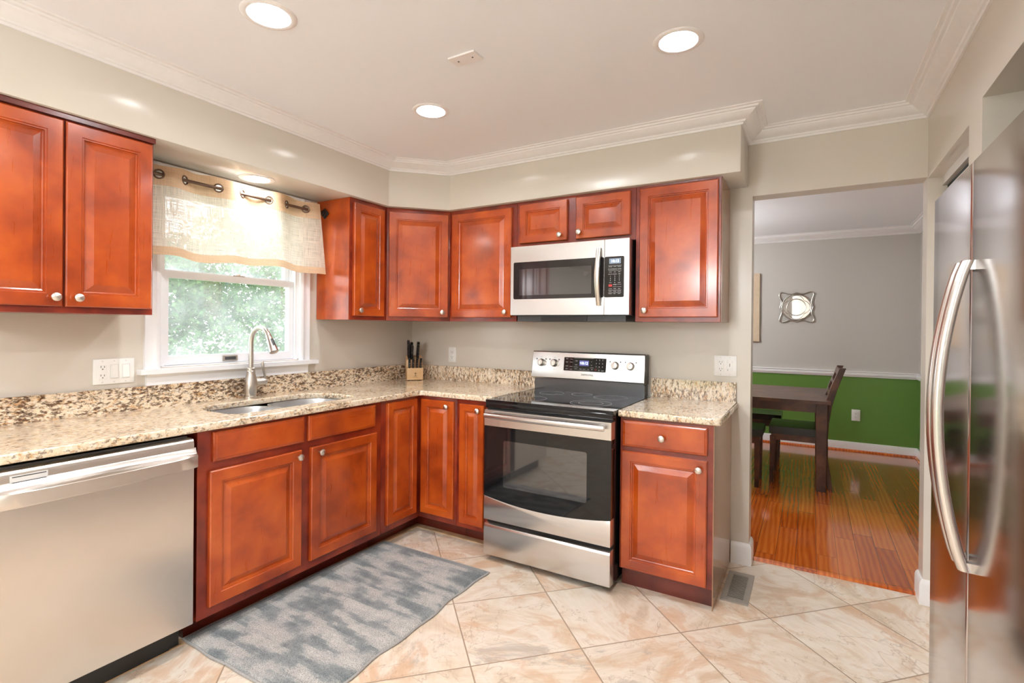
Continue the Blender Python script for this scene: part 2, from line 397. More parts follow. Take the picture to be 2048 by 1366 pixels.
    def build(s, name, mats, parent=None, origin=None, smooth=32):
        if isinstance(mats, str): mats = [mats]
        bmesh.ops.remove_doubles(s.bm, verts=s.bm.verts, dist=1e-6) if False else None
        me = bpy.data.meshes.new(name)
        co = [v.co for v in s.bm.verts]
        lo = Vector([min(p[i] for p in co) for i in range(3)]); hi = Vector([max(p[i] for p in co) for i in range(3)])
        O = Vector(origin) if origin is not None else (Vector(((lo.x+hi.x)/2, (lo.y+hi.y)/2, lo.z)) if parent is None else (lo+hi)/2)
        for v in s.bm.verts: v.co -= O
        s.bm.to_mesh(me); s.bm.free()
        for m in mats: me.materials.append(MATS[m])
        if smooth:
            me.polygons.foreach_set('use_smooth', [True]*len(me.polygons)); me.set_sharp_from_angle(angle=math.radians(smooth))
        o = bpy.data.objects.new(name, me); COL.objects.link(o)
        if parent is not None: o.parent = parent; o.location = O - WL[parent.name]
        else: o.location = O
        WL[o.name] = O
        return o
def tag(o, label=None, cat=None, group=None, kind=None):
    if label: o['label'] = label
    if cat: o['category'] = cat
    if group: o['group'] = group
    if kind: o['kind'] = kind
    return o
def thing(name, loc, label, cat, group=None, kind=None):
    o = bpy.data.objects.new(name, None); COL.objects.link(o); o.location = loc; o.empty_display_size = .1
    WL[o.name] = Vector(loc); return tag(o, label, cat, group, kind)
def struct(o): o['kind'] = 'structure'; return o
def copy_tree(o, loc, rz=0, label=None, parent=None, first=True):
    c_ = o.copy(); COL.objects.link(c_)
    if parent is None:
        c_.location = loc; c_.rotation_euler = (0, 0, rz)
        if label: c_['label'] = label
    else: c_.parent = parent
    for ch in list(o.children): copy_tree(ch, None, 0, None, c_)
    return c_

X, Y, Z = Vector((1, 0, 0)), Vector((0, 1, 0)), Vector((0, 0, 1))
REAR = -5.2; RW = 3.278; CEIL = 2.44; DL = 2.503; DH = 2.085; WT = .117
CT = .922; CB = .890          # counter top / underside
SOF = 2.138; SD = .342

def curve_plate(name, outer, holes, z0, z1, mat, parent=None, bev=0, origin=None):
    cu = bpy.data.curves.new(name, 'CURVE'); cu.dimensions = '2D'; cu.fill_mode = 'BOTH'
    cu.extrude = (z1-z0)/2-bev; cu.bevel_depth = bev; cu.bevel_resolution = 3; cu.offset = -bev
    for pts in [outer]+holes:
        sp_ = cu.splines.new('POLY'); sp_.points.add(len(pts)-1); sp_.use_cyclic_u = True
        for p, q in zip(sp_.points, pts): p.co = (q[0], q[1], 0, 1)
    t = bpy.data.objects.new('tmp', cu); COL.objects.link(t); bpy.context.view_layer.update()
    me = bpy.data.meshes.new_from_object(t.evaluated_get(bpy.context.evaluated_depsgraph_get()))
    bpy.data.objects.remove(t); bpy.data.curves.remove(cu)
    me.materials.clear(); me.materials.append(MATS[mat])
    zc = (z0+z1)/2
    O = Vector(origin or (0, 0, 0))
    for v in me.vertices: v.co = v.co + Vector((0, 0, zc)) - O
    me.polygons.foreach_set('use_smooth', [True]*len(me.polygons)); me.set_sharp_from_angle(angle=math.radians(32))
    me.name = name
    o = bpy.data.objects.new(name, me); COL.objects.link(o)
    if parent is not None: o.parent = parent; o.location = O-WL[parent.name]
    else: o.location = O
    WL[o.name] = O
    return o
def circle(cx, cy, r, n=32): return [(cx+r*math.cos(2*PI*i/n), cy+r*math.sin(2*PI*i/n)) for i in range(n)]
def rrect(x0, x1, y0, y1, r, n=6):
    rs = r if isinstance(r, (tuple, list)) else (r,)*4; P = []
    for (cx, cy, a0, q) in ((x1, y1, 0, rs[0]), (x0, y1, 90, rs[1]), (x0, y0, 180, rs[2]), (x1, y0, 270, rs[3])):
        ox = cx-q if a0 in (0, 270) else cx+q; oy = cy-q if a0 in (0, 90) else cy+q
        P += [(ox+q*math.cos(math.radians(a0+90*i/n)), oy+q*math.sin(math.radians(a0+90*i/n))) for i in range(n+1)]
    return P

# ================================================================== THE SETTING
CANS = [(1.113, -2.037), (1.099, -1.119), (2.343, -1.155), (2.343, -2.06), (1.113, -3.55), (2.343, -3.55)]
m = MB(); m.box(-.12, 4.2, REAR-.12, .09, -.05, 0); struct(m.build('floor_kitchen', 'slate_tile', origin=(0, 0, 0)))
m = MB(); m.box(-.8, 4.2, .09, 3.75, -.05, .0); struct(m.build('floor_dining', 'oak_planks', origin=(0, 0, 0)))
m = MB(); m.prism([(.082, 0), (.088, .010), (.10, .014), (.13, .010), (.14, 0)], DL, RW, 'x'); struct(m.build('trim_1', 'oak_planks', origin=(0, 0, 0)))
ce = curve_plate('ceiling', [(-.12, REAR-.12), (4.2, REAR-.12), (4.2, .05), (-.12, .05)], [circle(x, y, .073) for x, y in CANS], CEIL, CEIL+.02, 'ceiling_paint'); struct(ce)
m = MB(); m.box(-.12, 4.2, REAR-.12, .05, CEIL+.14, CEIL+.16); struct(m.build('ceiling_deck', 'ceiling_paint'))
m = MB(); m.box(-.8, 4.2, .05, 3.8, CEIL, CEIL+.1); struct(m.build('ceiling_dining', 'ceiling_paint'))
# left wall with window opening
WY0, WY1, WZ0, WZ1 = -1.865, -1.065, 1.118, 2.06
m = MB(); m.box(-.12, 0, REAR-.12, WY0, 0, CEIL); m.box(-.12, 0, WY1, .117, 0, CEIL); m.box(-.12, 0, WY0, WY1, 0, WZ0); m.box(-.12, 0, WY0, WY1, WZ1, CEIL)
struct(m.build('wall_left', 'wall_paint'))
m = MB(); m.box(0, DL, 0, WT, 0, CEIL); m.box(DL, RW, 0, WT, DH, CEIL); m.box(RW, 4.1, 0, WT, 0, CEIL)
struct(m.build('wall_back', 'wall_paint'))
# right wall: pantry opening, stub, refrigerator alcove
TH = .115; AY0, AY1 = -.918, -1.93
m = MB(); m.box(RW, RW+TH, -.755, 0, 2.078, CEIL); m.box(RW, RW+TH, AY0, -.755, 0, CEIL); m.box(RW, RW+TH, AY1, AY0, 2.112, CEIL); m.box(RW, RW+TH, REAR-.12, AY1, 0, CEIL)
m.box(RW+TH, 4.1, AY0, AY0+.06, 0, CEIL); m.box(RW+TH, 4.1, AY1-.06, AY1, 0, CEIL); m.box(4.0, 4.1, AY1, 0, 0, CEIL); m.box(RW+TH, 4.0, AY1, AY0, 2.112, 2.2)
struct(m.build('wall_right', 'wall_paint'))
m = MB(); m.box(-.12, .85, REAR-.12, REAR, 0, CEIL); m.box(2.45, RW, REAR-.12, REAR, 0, CEIL); m.box(.85, 2.45, REAR-.12, REAR, 2.06, CEIL)
struct(m.build('wall_rear', 'wall_paint'))
m = MB(); m.prism([(0, REAR), (SD, REAR), (SD, -.633), (.63, -SD), (2.478, -SD), (2.478, 0), (0, 0)], SOF, CEIL, 'z', .004, 2)
struct(m.build('wall_soffit', 'wall_paint'))
CP = [(0, 2.374), (.009, 2.374), (.012, 2.383), (.020, 2.385), (.024, 2.392), (.034, 2.396), (.060, 2.413), (.070, 2.419), (.073, 2.425), (.084, 2.427), (.088, 2.434), (.102, 2.436), (.104, 2.44), (0, 2.44)]
m = MB(); m.sweep([(SD, REAR), (SD, -.633), (.63, -SD), (2.478, -SD), (2.478, 0), (RW, 0), (RW, REAR)], CP); struct(m.build('trim_2', 'trim_white'))
BP = [(0, 0), (.015, 0), (.015, .098), (.012, .112), (.004, .122), (0, .122)]
m = MB(); m.sweep([(2.41, 0), (DL, 0), (DL, WT)], BP); struct(m.build('baseboard_left', 'trim_white'))
m = MB(); m.sweep([(RW, WT), (RW, 0), (RW+.056, 0)], BP); struct(m.build('baseboard_right', 'trim_white'))
m = MB(); m.sweep([(RW, AY1), (RW, REAR), (2.45, REAR)], BP); m.sweep([(.85, REAR), (0, REAR)], BP); struct(m.build('baseboard_rear', 'trim_white'))
# narrow cut tiles along the toe kicks
plain('cut_tile', (.50, .34, .19), .5, var=.35, scale=9)
m = MB(); m.box(.512, .553, -2.63, -.515, 0, .005, .001); m.box(.553, 1.17, -.515-.045, -.515, 0, .005, .001); struct(m.build('trim_3', 'cut_tile'))

# pantry door in the recess of the right wall
d = thing('door_1', (RW+.06, -.38, 0), 'white flat pantry door behind the refrigerator edge in the right wall', 'door', kind='structure')
m = MB(); m.box(RW+.057, RW+.09, -.752, -.003, .012, 2.0, .003); m.build('door_panel', 'trim_white', d)
m = MB(); m.box(RW+.055, RW+.10, -.754, -.001, 2.036, 2.078, .002); m.build('track', 'plastic_grey', d)
m = MB(); m.box(RW+.075, RW+.10, -.754, -.001, 2.0, 2.036); m.build('track_gap_shade', 'gap_shade', d)  # black strip in place of the shade above the door

# ---- kitchen window
wn = thing('window_1', (0, -1.465, 1.1), 'white double-hung window over the sink with shrub outside', 'window', kind='structure')
m = MB()
CO, CI = .070, 0.0
prof = [(0, 0), (0, .014), (.010, .020), (.022, .020), (.028, .016), (.055, .012), (.066, .016), (.07, .016), (.07, 0)]
def casing(m, pts):   # vertical casing boards with stepped profile
    pass
for sgn, y0 in ((-1, WY0), (1, WY1)):
    L = [[(t, y0+sgn*o, z) for o, t in prof] for z in (1.10, WZ1+.07)]
    m.loops(L, True, True)
L = [[(t, y, WZ1+o) for o, t in prof] for y in (WY0-.07, WY1+.07)]; m.loops(L, True, True)
m.build('casing', 'window_white', wn)
m = MB(); m.box(-.02, .045, WY0-.098, WY1+.118, 1.088, 1.112, .006, 3); m.build('stool', 'window_white', wn)
m = MB(); m.prism([(0, 1.032), (.012, 1.032), (.012, 1.072), (.022, 1.088), (0, 1.088)], WY0-.062, WY1+.062, 'y'); 
m.build('apron', 'window_white', wn)
m = MB()
for a, b in ((WY0, WY0+.012), (WY1-.012, WY1)): m.box(-.12, -.001, a, b, 1.112, WZ1)
m.box(-.12, -.001, WY0, WY1, 1.100, 1.122); m.box(-.12, -.001, WY0, WY1, WZ1-.012, WZ1)
for a, b in ((WY0+.012, WY0+.024), (WY1-.024, WY1-.012)): m.box(-.02, -.004, a, b, 1.122, WZ1-.012); m.box(-.066, -.056, a, b, 1.122, WZ1-.012)
m.build('jamb', 'window_white', wn)
def sash(x0, x1, z0, z1, br, tr, name, st=.040):
    y0, y1 = WY0+.013, WY1-.013
    m = MB(); m.box(x0, x1, y0, y0+st, z0, z1, .003); m.box(x0, x1, y1-st, y1, z0, z1, .003)
    m.box(x0, x1, y0+st, y1-st, z0, z0+br, .003); m.box(x0, x1, y0+st, y1-st, z1-tr, z1, .003)
    f = m.build(name, 'window_white', wn)
    m = MB(); m.box((x0+x1)/2-.003, (x0+x1)/2+.003, y0+st-.004, y1-st+.004, z0+br-.004, z1-tr+.004); m.build('pane', 'window_glass', f)
    return f
lo = sash(-.056, -.024, 1.124, 1.606, .046, .036, 'lower_sash')
sash(-.100, -.068, 1.575, WZ1-.014, .040, .045, 'upper_sash')
m = MB(); m.box(-.05, -.028, -1.475, -1.405, 1.606, 1.612, .002); m.lathe([(.016, 0), (.014, .009), (.004, .011)], (-.04, -1.44, 1.611), n=16); m.build('sash_lock', 'nickel', lo)
m = MB(); m.box(-.026, -.017, -1.535, -1.452, 1.131, 1.160, .003); m.mi = 1; m.box(-.0172, -.0165, -1.525, -1.462, 1.137, 1.154); m.build('sash_lift', ['nickel', 'marking_dark'], lo)

# outside: lawn and hedge
m = MB(); m.box(-30, 30, -30, 30, -.5, -.35); struct(m.build('ground', 'lawn'))
m = MB(); rnd = random.Random(3)
blobs = [(-2.6, -.2, .5, 1.2, 1.0), (-2.5, .75, .9, 1.1, 1.15), (-2.9, 1.5, .6, 1.1, 1.05), (-2.4, -1.0, .2, .9, .85), (-2.9, .3, 1.6, .85, .7), (-3.0, 2.3, .9, 1.1, 1.0), (-2.7, -.55, 1.35, .6, .6)]
for k in range(34000):
    bx, by, bz, rr, hz = rnd.choice(blobs)
    th, ph = rnd.uniform(0, 2*PI), math.acos(rnd.uniform(-1, 1)); q = rnd.uniform(.45, 1.0)
    p = Vector((bx+rr*.75*q*math.sin(ph)*math.cos(th), by+rr*q*math.sin(ph)*math.sin(th), bz+.3+hz*q*math.cos(ph)))
    if p.z < -.34: continue
    a = Vector((rnd.uniform(-1, 1), rnd.uniform(-1, 1), rnd.uniform(-1, 1))).normalized(); b = a.cross(Vector((rnd.uniform(-1, 1), rnd.uniform(-1, 1), 1))).normalized()
    l = rnd.uniform(.022, .045)
    m.face([p-a*l, p+b*l*.5, p+a*l, p-b*l*.5])
h = m.build('hedge', 'leaf_green', smooth=0); tag(h, 'bright green leafy hedge outside the kitchen window', 'hedge', kind='stuff')

# ---- dining room shell
DX0, DX1, DY1 = -.6, 3.775, 3.62
m = MB(); m.box(-.72, 3.9, DY1, DY1+.12, .84, CEIL); far_u = struct(m.build('wall_dining_far', 'dining_wall_paint'))
m = MB(); m.box(-.72, 3.9, DY1, DY1+.12, 0, .84); struct(m.build('wall_dining_far_lower', 'green_paint'))
m = MB(); m.box(DX1, DX1+.12, WT, DY1, .84, CEIL); struct(m.build('wall_dining_right', 'dining_wall_paint'))
m = MB(); m.box(DX1, DX1+.12, WT, DY1, 0, .84); struct(m.build('wall_dining_right_lower', 'green_paint'))
m = MB(); m.box(DX0-.12, DX0, 0, 1.15, 0, CEIL); m.box(DX0-.12, DX0, 2.85, DY1, 0, CEIL); m.box(DX0-.12, DX0, 1.15, 2.85, 0, .85); m.box(DX0-.12, DX0, 1.15, 2.85, 2.15, CEIL)
m.box(DX0, -.12, 0, WT, 0, CEIL)
struct(m.build('wall_dining_left', 'dining_wall_paint'))
CPD = [(o*.95, z-.012 if z < 2.43 else z) for o, z in CP]
m = MB(); m.sweep([(DX0, DY1), (DX1, DY1), (DX1, WT)], CPD); struct(m.build('trim_4', 'trim_white'))
CR = [(0, .822), (.012, .822), (.014, .835), (.022, .84), (.024, .858), (.016, .868), (.026, .874), (.026, .884), (0, .886)]
m = MB(); m.sweep([(DX0, DY1), (DX1, DY1), (DX1, WT)], CR); struct(m.build('trim_5', 'trim_white'))
m = MB(); m.sweep([(DX0, DY1), (DX1, DY1), (DX1, WT)], [(0, .0), (.015, 0), (.015, .085), (.008, .1), (0, .1)]); struct(m.build('baseboard_far', 'trim_white'))
m = MB(); m.sweep([(DX0, DY1-.015), (DX1-.015, DY1-.015), (DX1-.015, WT)], [(0, 0), (.016, 0), (.014, .010), (.006, .017), (0, .019)]); struct(m.build('trim_6', 'oak_planks', origin=(0, 0, 0)))
w2 = thing('window_2', (DX0, 2.0, .85), 'dining room window on the hidden left side wall', 'window', kind='structure')
m = MB()
for a, b in ((1.15, 1.21), (1.97, 2.03), (2.79, 2.85)): m.box(DX0-.1, DX0-.04, a, b, .85, 2.15, .003)
for a, b in ((.85, .91), (1.47, 1.52), (2.09, 2.15)): m.box(DX0-.1, DX0-.04, 1.21, 2.79, a, b, .003)
m.build('window_frame', 'window_white', w2)
m = MB(); m.box(DX0-.072, DX0-.068, 1.2, 2.8, .9, 2.1); m.build('pane', 'clear_glass', w2)
# French doors in the rear wall behind the camera
for k, (x0, x1) in enumerate(((.85, 1.65), (1.65, 2.45))):
    d = thing('door_%d' % (2+k), ((x0+x1)/2, REAR, 0), 'white glazed french door, %s leaf of the rear pair' % ('left' if k else 'right'), 'door', kind='structure')
    m = MB(); y0, y1 = REAR-.08, REAR-.04
    m.box(x0+.01, x0+.12, y0, y1, .01, 2.04, .003); m.box(x1-.12, x1-.01, y0, y1, .01, 2.04, .003)
    m.box(x0+.12, x1-.12, y0, y1, .01, .26, .003); m.box(x0+.12, x1-.12, y0, y1, 1.92, 2.04, .003)
    for q in (.33, .67): xx = x0+.12+(x1-x0-.24)*q; m.box(xx-.01, xx+.01, y0+.005, y1-.005, .26, 1.92)
    for q in range(1, 5): zz = .26+1.66*q/5; m.box(x0+.12, x1-.12, y0+.005, y1-.005, zz-.01, zz+.01)
    m.build('door_frame', 'trim_white', d)
    m = MB(); m.box(x0+.11, x1-.11, REAR-.062, REAR-.058, .25, 1.93); m.build('pane', 'clear_glass', d)

# ================================================================== CABINETS
DP = [(0, 0), (0, .015), (.004, .0195), (.048, .0195), (.0505, .0155), (.0555, .0155), (.0575, .0095), (.062, .0075), (.066, .009), (.087, .0180), (.089, .0188)]
def raised_door(o, u, n, w_, h_, parent, name='door', mats=('cherry_v', 'cherry_h'), prof=DP, frame_w=None):
    """raised-panel door: o lower corner on the face frame, u along the width, n outward"""
    o, u, n = Vector(o), Vector(u).normalized(), Vector(n).normalized(); m = MB()
    sc_ = min(1.0, (min(w_, h_)*.5-.006)/.089)
    if frame_w: sc_ = frame_w
    pf = [(i*sc_ if i > .005 else i, d) for i, d in prof]
    V = [[m.bm.verts.new(o+u*a+Z*b+n*d) for a, b in ((i, i), (w_-i, i), (w_-i, h_-i), (i, h_-i))] for i, d in pf]
    F = []
    for k, (A, B) in enumerate(zip(V, V[1:])):
        for i in range(4):
            f = m.bm.faces.new((A[i], A[(i+1) % 4], B[(i+1) % 4], B[i])); F.append(f)
            f.material_index = 1 if i in (0, 2) and k < 6 else 0
    F.append(m.bm.faces.new(V[-1])); F.append(m.bm.faces.new(V[0][::-1]))
    bmesh.ops.recalc_face_normals(m.bm, faces=F)
    return m.build(name, list(mats), parent, smooth=0)
def slab_front(o, u, n, w_, h_, parent, name='drawer_front'):
    o, u, n = Vector(o), Vector(u).normalized(), Vector(n).normalized(); m = MB()
    F = m.loops([[o+u*a+Z*b+n*d for a, b in ((i, i), (w_-i, i), (w_-i, h_-i), (i, h_-i))] for i, d in ((0, 0), (0, .012), (.003, .016), (.009, .0175), (.014, .0195))], True, True)
    return m.build(name, 'cherry_h', parent, smooth=0)
KN = [(.006, 0), (.006, .010), (.0085, .013), (.0150, .016), (.0165, .020), (.0155, .024), (.010, .0275), (.003, .0288)]
def knob(p, n, parent):
    m = MB(); m.lathe(KN, p, n, 20)
    n = Vector(n).normalized(); t = n.cross(Z).normalized()
    for a in (-1, 0, 1): # shell ridges
        q = Vector(p)+n*.0255+t*(a*.0062)
        m.tube([q+Z*zz*.0105*(1-.25*abs(a))-n*(.0035*abs(zz))*1.0 + t*(.002*zz) for zz in (-1, -.5, 0, .5, 1)], .0016, 6)
    return m.build('knob', 'nickel_knob', parent)
DT = .0195
# --- base: sink cabinet
t = thing('sink_base_cabinet', (.3, -1.48, 0), 'cherry sink base cabinet with two false drawer fronts and two doors, right of the dishwasher', 'cabinet', 'cherry base cabinets')
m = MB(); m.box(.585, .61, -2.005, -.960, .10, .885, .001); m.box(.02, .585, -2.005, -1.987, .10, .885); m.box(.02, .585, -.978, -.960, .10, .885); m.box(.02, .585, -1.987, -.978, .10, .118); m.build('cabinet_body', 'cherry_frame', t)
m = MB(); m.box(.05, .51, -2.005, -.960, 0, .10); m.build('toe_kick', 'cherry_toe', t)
slab_front((.61, -1.946, .752), Y, X, .448, .126, t); slab_front((.61, -1.472, .752), Y, X, .456, .126, t)
a = raised_door((.61, -1.96, .142), Y, X, .448, .574, t); knob((.61+DT, -1.534, .686), X, a)
a = raised_door((.61, -1.456, .142), Y, X, .450, .574, t); knob((.61+DT, -1.408, .686), X, a)
# --- corner base with folded doors
t = thing('corner_base_cabinet', (.4, -.4, 0), 'cherry corner base cabinet with two hinged doors meeting at the inside corner', 'cabinet', 'cherry base cabinets')
m = MB(); m.prism([(.02, -.958), (.61, -.958), (.61, -.61), (.908, -.61), (.908, -.02), (.02, -.02)], .10, .885, 'z', .001); m.build('cabinet_body', 'cherry_frame', t)
m = MB(); m.prism([(.05, -.958), (.51, -.958), (.51, -.51), (.908, -.51), (.908, -.05), (.05, -.05)], 0, .10, 'z'); m.build('toe_kick', 'cherry_toe', t)
raised_door((.61, -.918, .142), Y, X, .262, .732, t, frame_w=.88)
a = raised_door((.632, -.61, .138), X, -Y, .260, .730, t, frame_w=.88); knob((.846, -.61-DT, .834), -Y, a)
# --- narrow base
t = thing('narrow_base_cabinet', (1.04, -.3, 0), 'very narrow cherry base cabinet squeezed against the left side of the range', 'cabinet', 'cherry base cabinets')
m = MB(); m.box(.910, 1.174, -.61, -.02, .10, .885, .001); m.build('cabinet_body', 'cherry_frame', t)
m = MB(); m.box(.910, 1.174, -.51, -.05, 0, .10); m.build('toe_kick', 'cherry_toe', t)
a = raised_door((.936, -.61, .130), X, -Y, .180, .732, t, frame_w=.80); knob((1.080, -.61-DT, .831), -Y, a)
# --- right base
RX0, RX1 = 1.952, 2.407
t = thing('drawer_base_cabinet', (2.18, -.3, 0), 'cherry base cabinet with one drawer over one door, right of the range', 'cabinet', 'cherry base cabinets')
m = MB(); m.box(RX0, RX1-.004, -.61, -.003, .10, .885, .001); m.build('cabinet_body', 'cherry_frame', t)
m = MB(); m.box(RX0, RX1-.004, -.565, -.05, 0, .10); m.build('toe_kick', 'cherry_toe', t)
m = MB(); m.box(RX1-.004, RX1, -.608, -.003, 0, .885, .001); m.build('side_panel', 'side_laminate', t)
a = slab_front((1.966, -.61, .732), X, -Y, .412, .134, t); knob((2.168, -.61-DT, .794), -Y, a)
a = raised_door((1.962, -.61, .108), X, -Y, .416, .600, t); knob((2.342, -.61-DT, .666), -Y, a)

# --- upper cabinets
UZ = 1.372; UD = .305
t = thing('upper_cabinet', (.15, -2.35, UZ), 'cherry upper cabinet with two tall doors left of the window', 'cabinet', 'cherry upper cabinets')
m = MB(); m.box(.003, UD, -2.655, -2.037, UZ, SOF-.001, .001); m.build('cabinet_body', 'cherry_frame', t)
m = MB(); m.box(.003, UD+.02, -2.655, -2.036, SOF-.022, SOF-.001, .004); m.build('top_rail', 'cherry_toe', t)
a = raised_door((UD, -2.344, 1.397), Y, X, .298, .712, t); knob((UD+DT, -2.308, 1.432), X, a)
a = raised_door((UD, -2.652, 1.397), Y, X, .300, .712, t); knob((UD+DT, -2.378, 1.432), X, a)
t = thing('upper_cabinet', (.15, -.77, UZ), 'slim cherry upper cabinet right of the window with its side panel showing', 'cabinet', 'cherry upper cabinets')
m = MB(); m.box(.003, UD, -.930, -.612, UZ, SOF-.001, .001); m.build('cabinet_body', 'cherry_frame', t)
m = MB(); m.box(.003, UD-.004, -.934, -.930, UZ, SOF-.001); m.build('side_panel', 'cherry_v', t)
a = raised_door((UD, -.908, 1.397), Y, X, .262, .712, t, frame_w=.92); knob((UD+DT, -.866, 1.432), X, a)
t = thing('upper_cabinet', (.25, -.25, UZ), 'diagonal cherry upper cabinet filling the corner above the knife block', 'cabinet', 'cherry upper cabinets')
m = MB(); m.prism([(.003, -.003), (.003, -.610), (UD, -.610), (.610, -UD), (.610, -.003)], UZ, SOF-.001, 'z', .001); m.build('cabinet_body', 'cherry_frame', t)
dv = Vector((1, 1, 0)).normalized(); dn = Vector((1, -1, 0)).normalized(); base = Vector((UD, -.61, 0))
a = raised_door(base+dv*.014+Z*1.397, dv, dn, .403, .712, t); knob(base+dv*.375+dn*DT+Z*1.432, dn, a)
t = thing('upper_cabinet', (.87, -.15, UZ), 'single-door cherry upper cabinet left of the microwave', 'cabinet', 'cherry upper cabinets')
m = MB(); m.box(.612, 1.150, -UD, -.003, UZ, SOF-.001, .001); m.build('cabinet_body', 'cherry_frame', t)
a = raised_door((.636, -UD, 1.397), X, -Y, .480, .712, t); knob((1.076, -UD-DT, 1.432), -Y, a)
t = thing('upper_cabinet', (1.54, -.15, 1.84), 'short cherry cabinet with two small doors above the microwave', 'cabinet', 'cherry upper cabinets')
m = MB(); m.box(1.152, 1.928, -UD, -.003, 1.84, SOF-.001, .001); m.build('cabinet_body', 'cherry_frame', t)
a = raised_door((1.174, -UD, 1.868), X, -Y, .334, .250, t, frame_w=.95); knob((1.463, -UD-DT, 1.902), -Y, a)
a = raised_door((1.565, -UD, 1.868), X, -Y, .335, .252, t, frame_w=.95); knob((1.591, -UD-DT, 1.907), -Y, a)
t = thing('upper_cabinet', (2.16, -.15, UZ), 'single-door cherry upper cabinet at the right end beside the doorway', 'cabinet', 'cherry upper cabinets')
m = MB(); m.box(1.930, 2.382, -UD, -.003, UZ, SOF-.001, .001); m.build('cabinet_body', 'cherry_frame', t)
m = MB(); m.box(2.382, 2.386, -UD+.014, -.003, UZ, SOF-.001); m.build('side_panel', 'side_laminate', t)
a = raised_door((1.954, -UD, 1.397), X, -Y, .416, .724, t); knob((1.988, -UD-DT, 1.434), -Y, a)

# ================================================================== COUNTERTOPS
SY0, SY1, SX0, SX1 = -1.80, -1.05, .150, .525
hole = rrect(SX0, SX1, SY0, SY1, (.07, .17, .17, .07), 8)
ctp = thing('countertop', (.32, -1.4, CB), 'long L-shaped granite countertop with backsplash running from the dishwasher to the range', 'countertop', 'granite countertops')
curve_plate('granite_slab', [(.003, -2.68), (.637, -2.68), (.637, -.650), (.650, -.637), (1.178, -.637), (1.178, -.003), (.003, -.003)], [hole], CB, CT, 'granite_top', ctp, .006, origin=(.6, -1.2, .9))
m = MB(); m.box(.003, .023, -2.68, -.003, CT, 1.032, .002); m.build('backsplash', 'granite_left', ctp)
m = MB(); m.box(.023, 1.150, -.023, -.003, CT, 1.030, .002); m.build('backsplash', 'granite_back', ctp)
ct2 = thing('countertop', (2.2, -.3, CB), 'short square granite countertop with backsplash on the cabinet right of the range', 'countertop', 'granite countertops')
curve_plate('granite_slab', rrect(1.947, 2.440, -.640, -.003, (.002, .002, .002, .02), 4), [], CB-.008, CT-.006, 'granite_top', ct2, .008, origin=(2.2, -.3, .9))
m = MB(); m.box(1.947, 2.430, -.023, -.003, CT-.006, 1.030, .002); m.build('backsplash', 'granite_back', ct2)

# ---- sink
t = thing('double_sink', (.33, -1.42, .70), 'undermount stainless steel double bowl sink below the window', 'sink')
m = MB()
def bowl(y0, y1, x0, x1, rr):
    L = []
    for ins, z in ((-.012, CB-.001), (0, CB-.001), (.004, CB-.02), (.012, .76), (.03, .735), (.07, .725)):
        L.append([(x, y, z) for x, y in rrect(x0+ins, x1-ins, y0+ins, y1-ins, tuple(max(.01, q-ins) for q in rr), 8)])
    b = MB(); b.loops(L, False, True); o = b.build('bowl', 'sink_steel', t); 
    b = MB(); b.lathe([(.045, .0), (.04, .004), (.012, .002)], ((x0+x1)/2, (y0+y1)/2, .7255), n=20); b.build('drain', 'chrome', o)
bowl(SY0-.004, -1.440, SX0-.006, SX1+.006, (.05, .12, .17, .07)); bowl(-1.418, SY1+.004, SX0-.006, SX1+.006, (.07, .17, .12, .05))
m = MB(); m.box(SX0+.01, SX1-.01, -1.440, -1.418, CB-.030, CB-.010, .006, 3); m.build('divider', 'sink_steel', t)
# ---- faucet
FX, FY = .085, -1.437
t = thing('faucet', (FX, FY, CT), 'brushed nickel gooseneck pull-down faucet behind the sink', 'faucet')
m = MB(); m.lathe([(.031, 0), (.031, .012), (.028, .014), (.031, .035), (.0325, .07), (.031, .10), (.026, .125), (.0225, .137), (.0225, .152), (.0205, .155), (.0205, .168), (.014, .172)], (FX, FY, CT), n=28); m.build('base', 'nickel', t)
pts = [(FX, FY, CT+.165), (FX, FY, 1.215)]; R = .083
pts += [(FX+R-R*math.cos(a), FY, 1.235+R*math.sin(a)) for a in np.linspace(0, PI*.86, 16)]
m = MB(); m.tube(pts, .0132, 16); m.build('spout', 'nickel', t)
e = Vector(pts[-1]); dd = (e-Vector(pts[-2])).normalized()
m = MB(); m.lathe([(.014, -.004), (.0155, .0), (.0155, .012), (.0175, .03), (.021, .062), (.0235, .088), (.0235, .096), (.019, .098)], e, dd, 20); m.build('spray_head', 'nickel', t)
m = MB(); m.obox(e+dd*.022+Vector((.014, -.008, .006)), Y, dd, dd.cross(Y), .016, .045, .006, .002); m.build('spray_button', 'dark_bottom', t)
m = MB(); m.lathe([(.0185, 0), (.0195, .004), (.0195, .045), (.0205, .047), (.0205, .066), (.016, .070)], (FX, FY+.022, CT+.088), Y, 20)
m.build('lever_hub', 'nickel', t)
m = MB(); m.tube([(FX+.005, FY+.085, CT+.083), (FX+.008, FY+.083, CT+.105), (FX+.012, FY+.073, CT+.135), (FX+.015, FY+.064, CT+.165), (FX+.015, FY+.060, CT+.19), (FX+.015, FY+.062, CT+.205)], [.006, .0065, .006, .0065, .0085, .005], 10); m.build('lever', 'nickel', t)

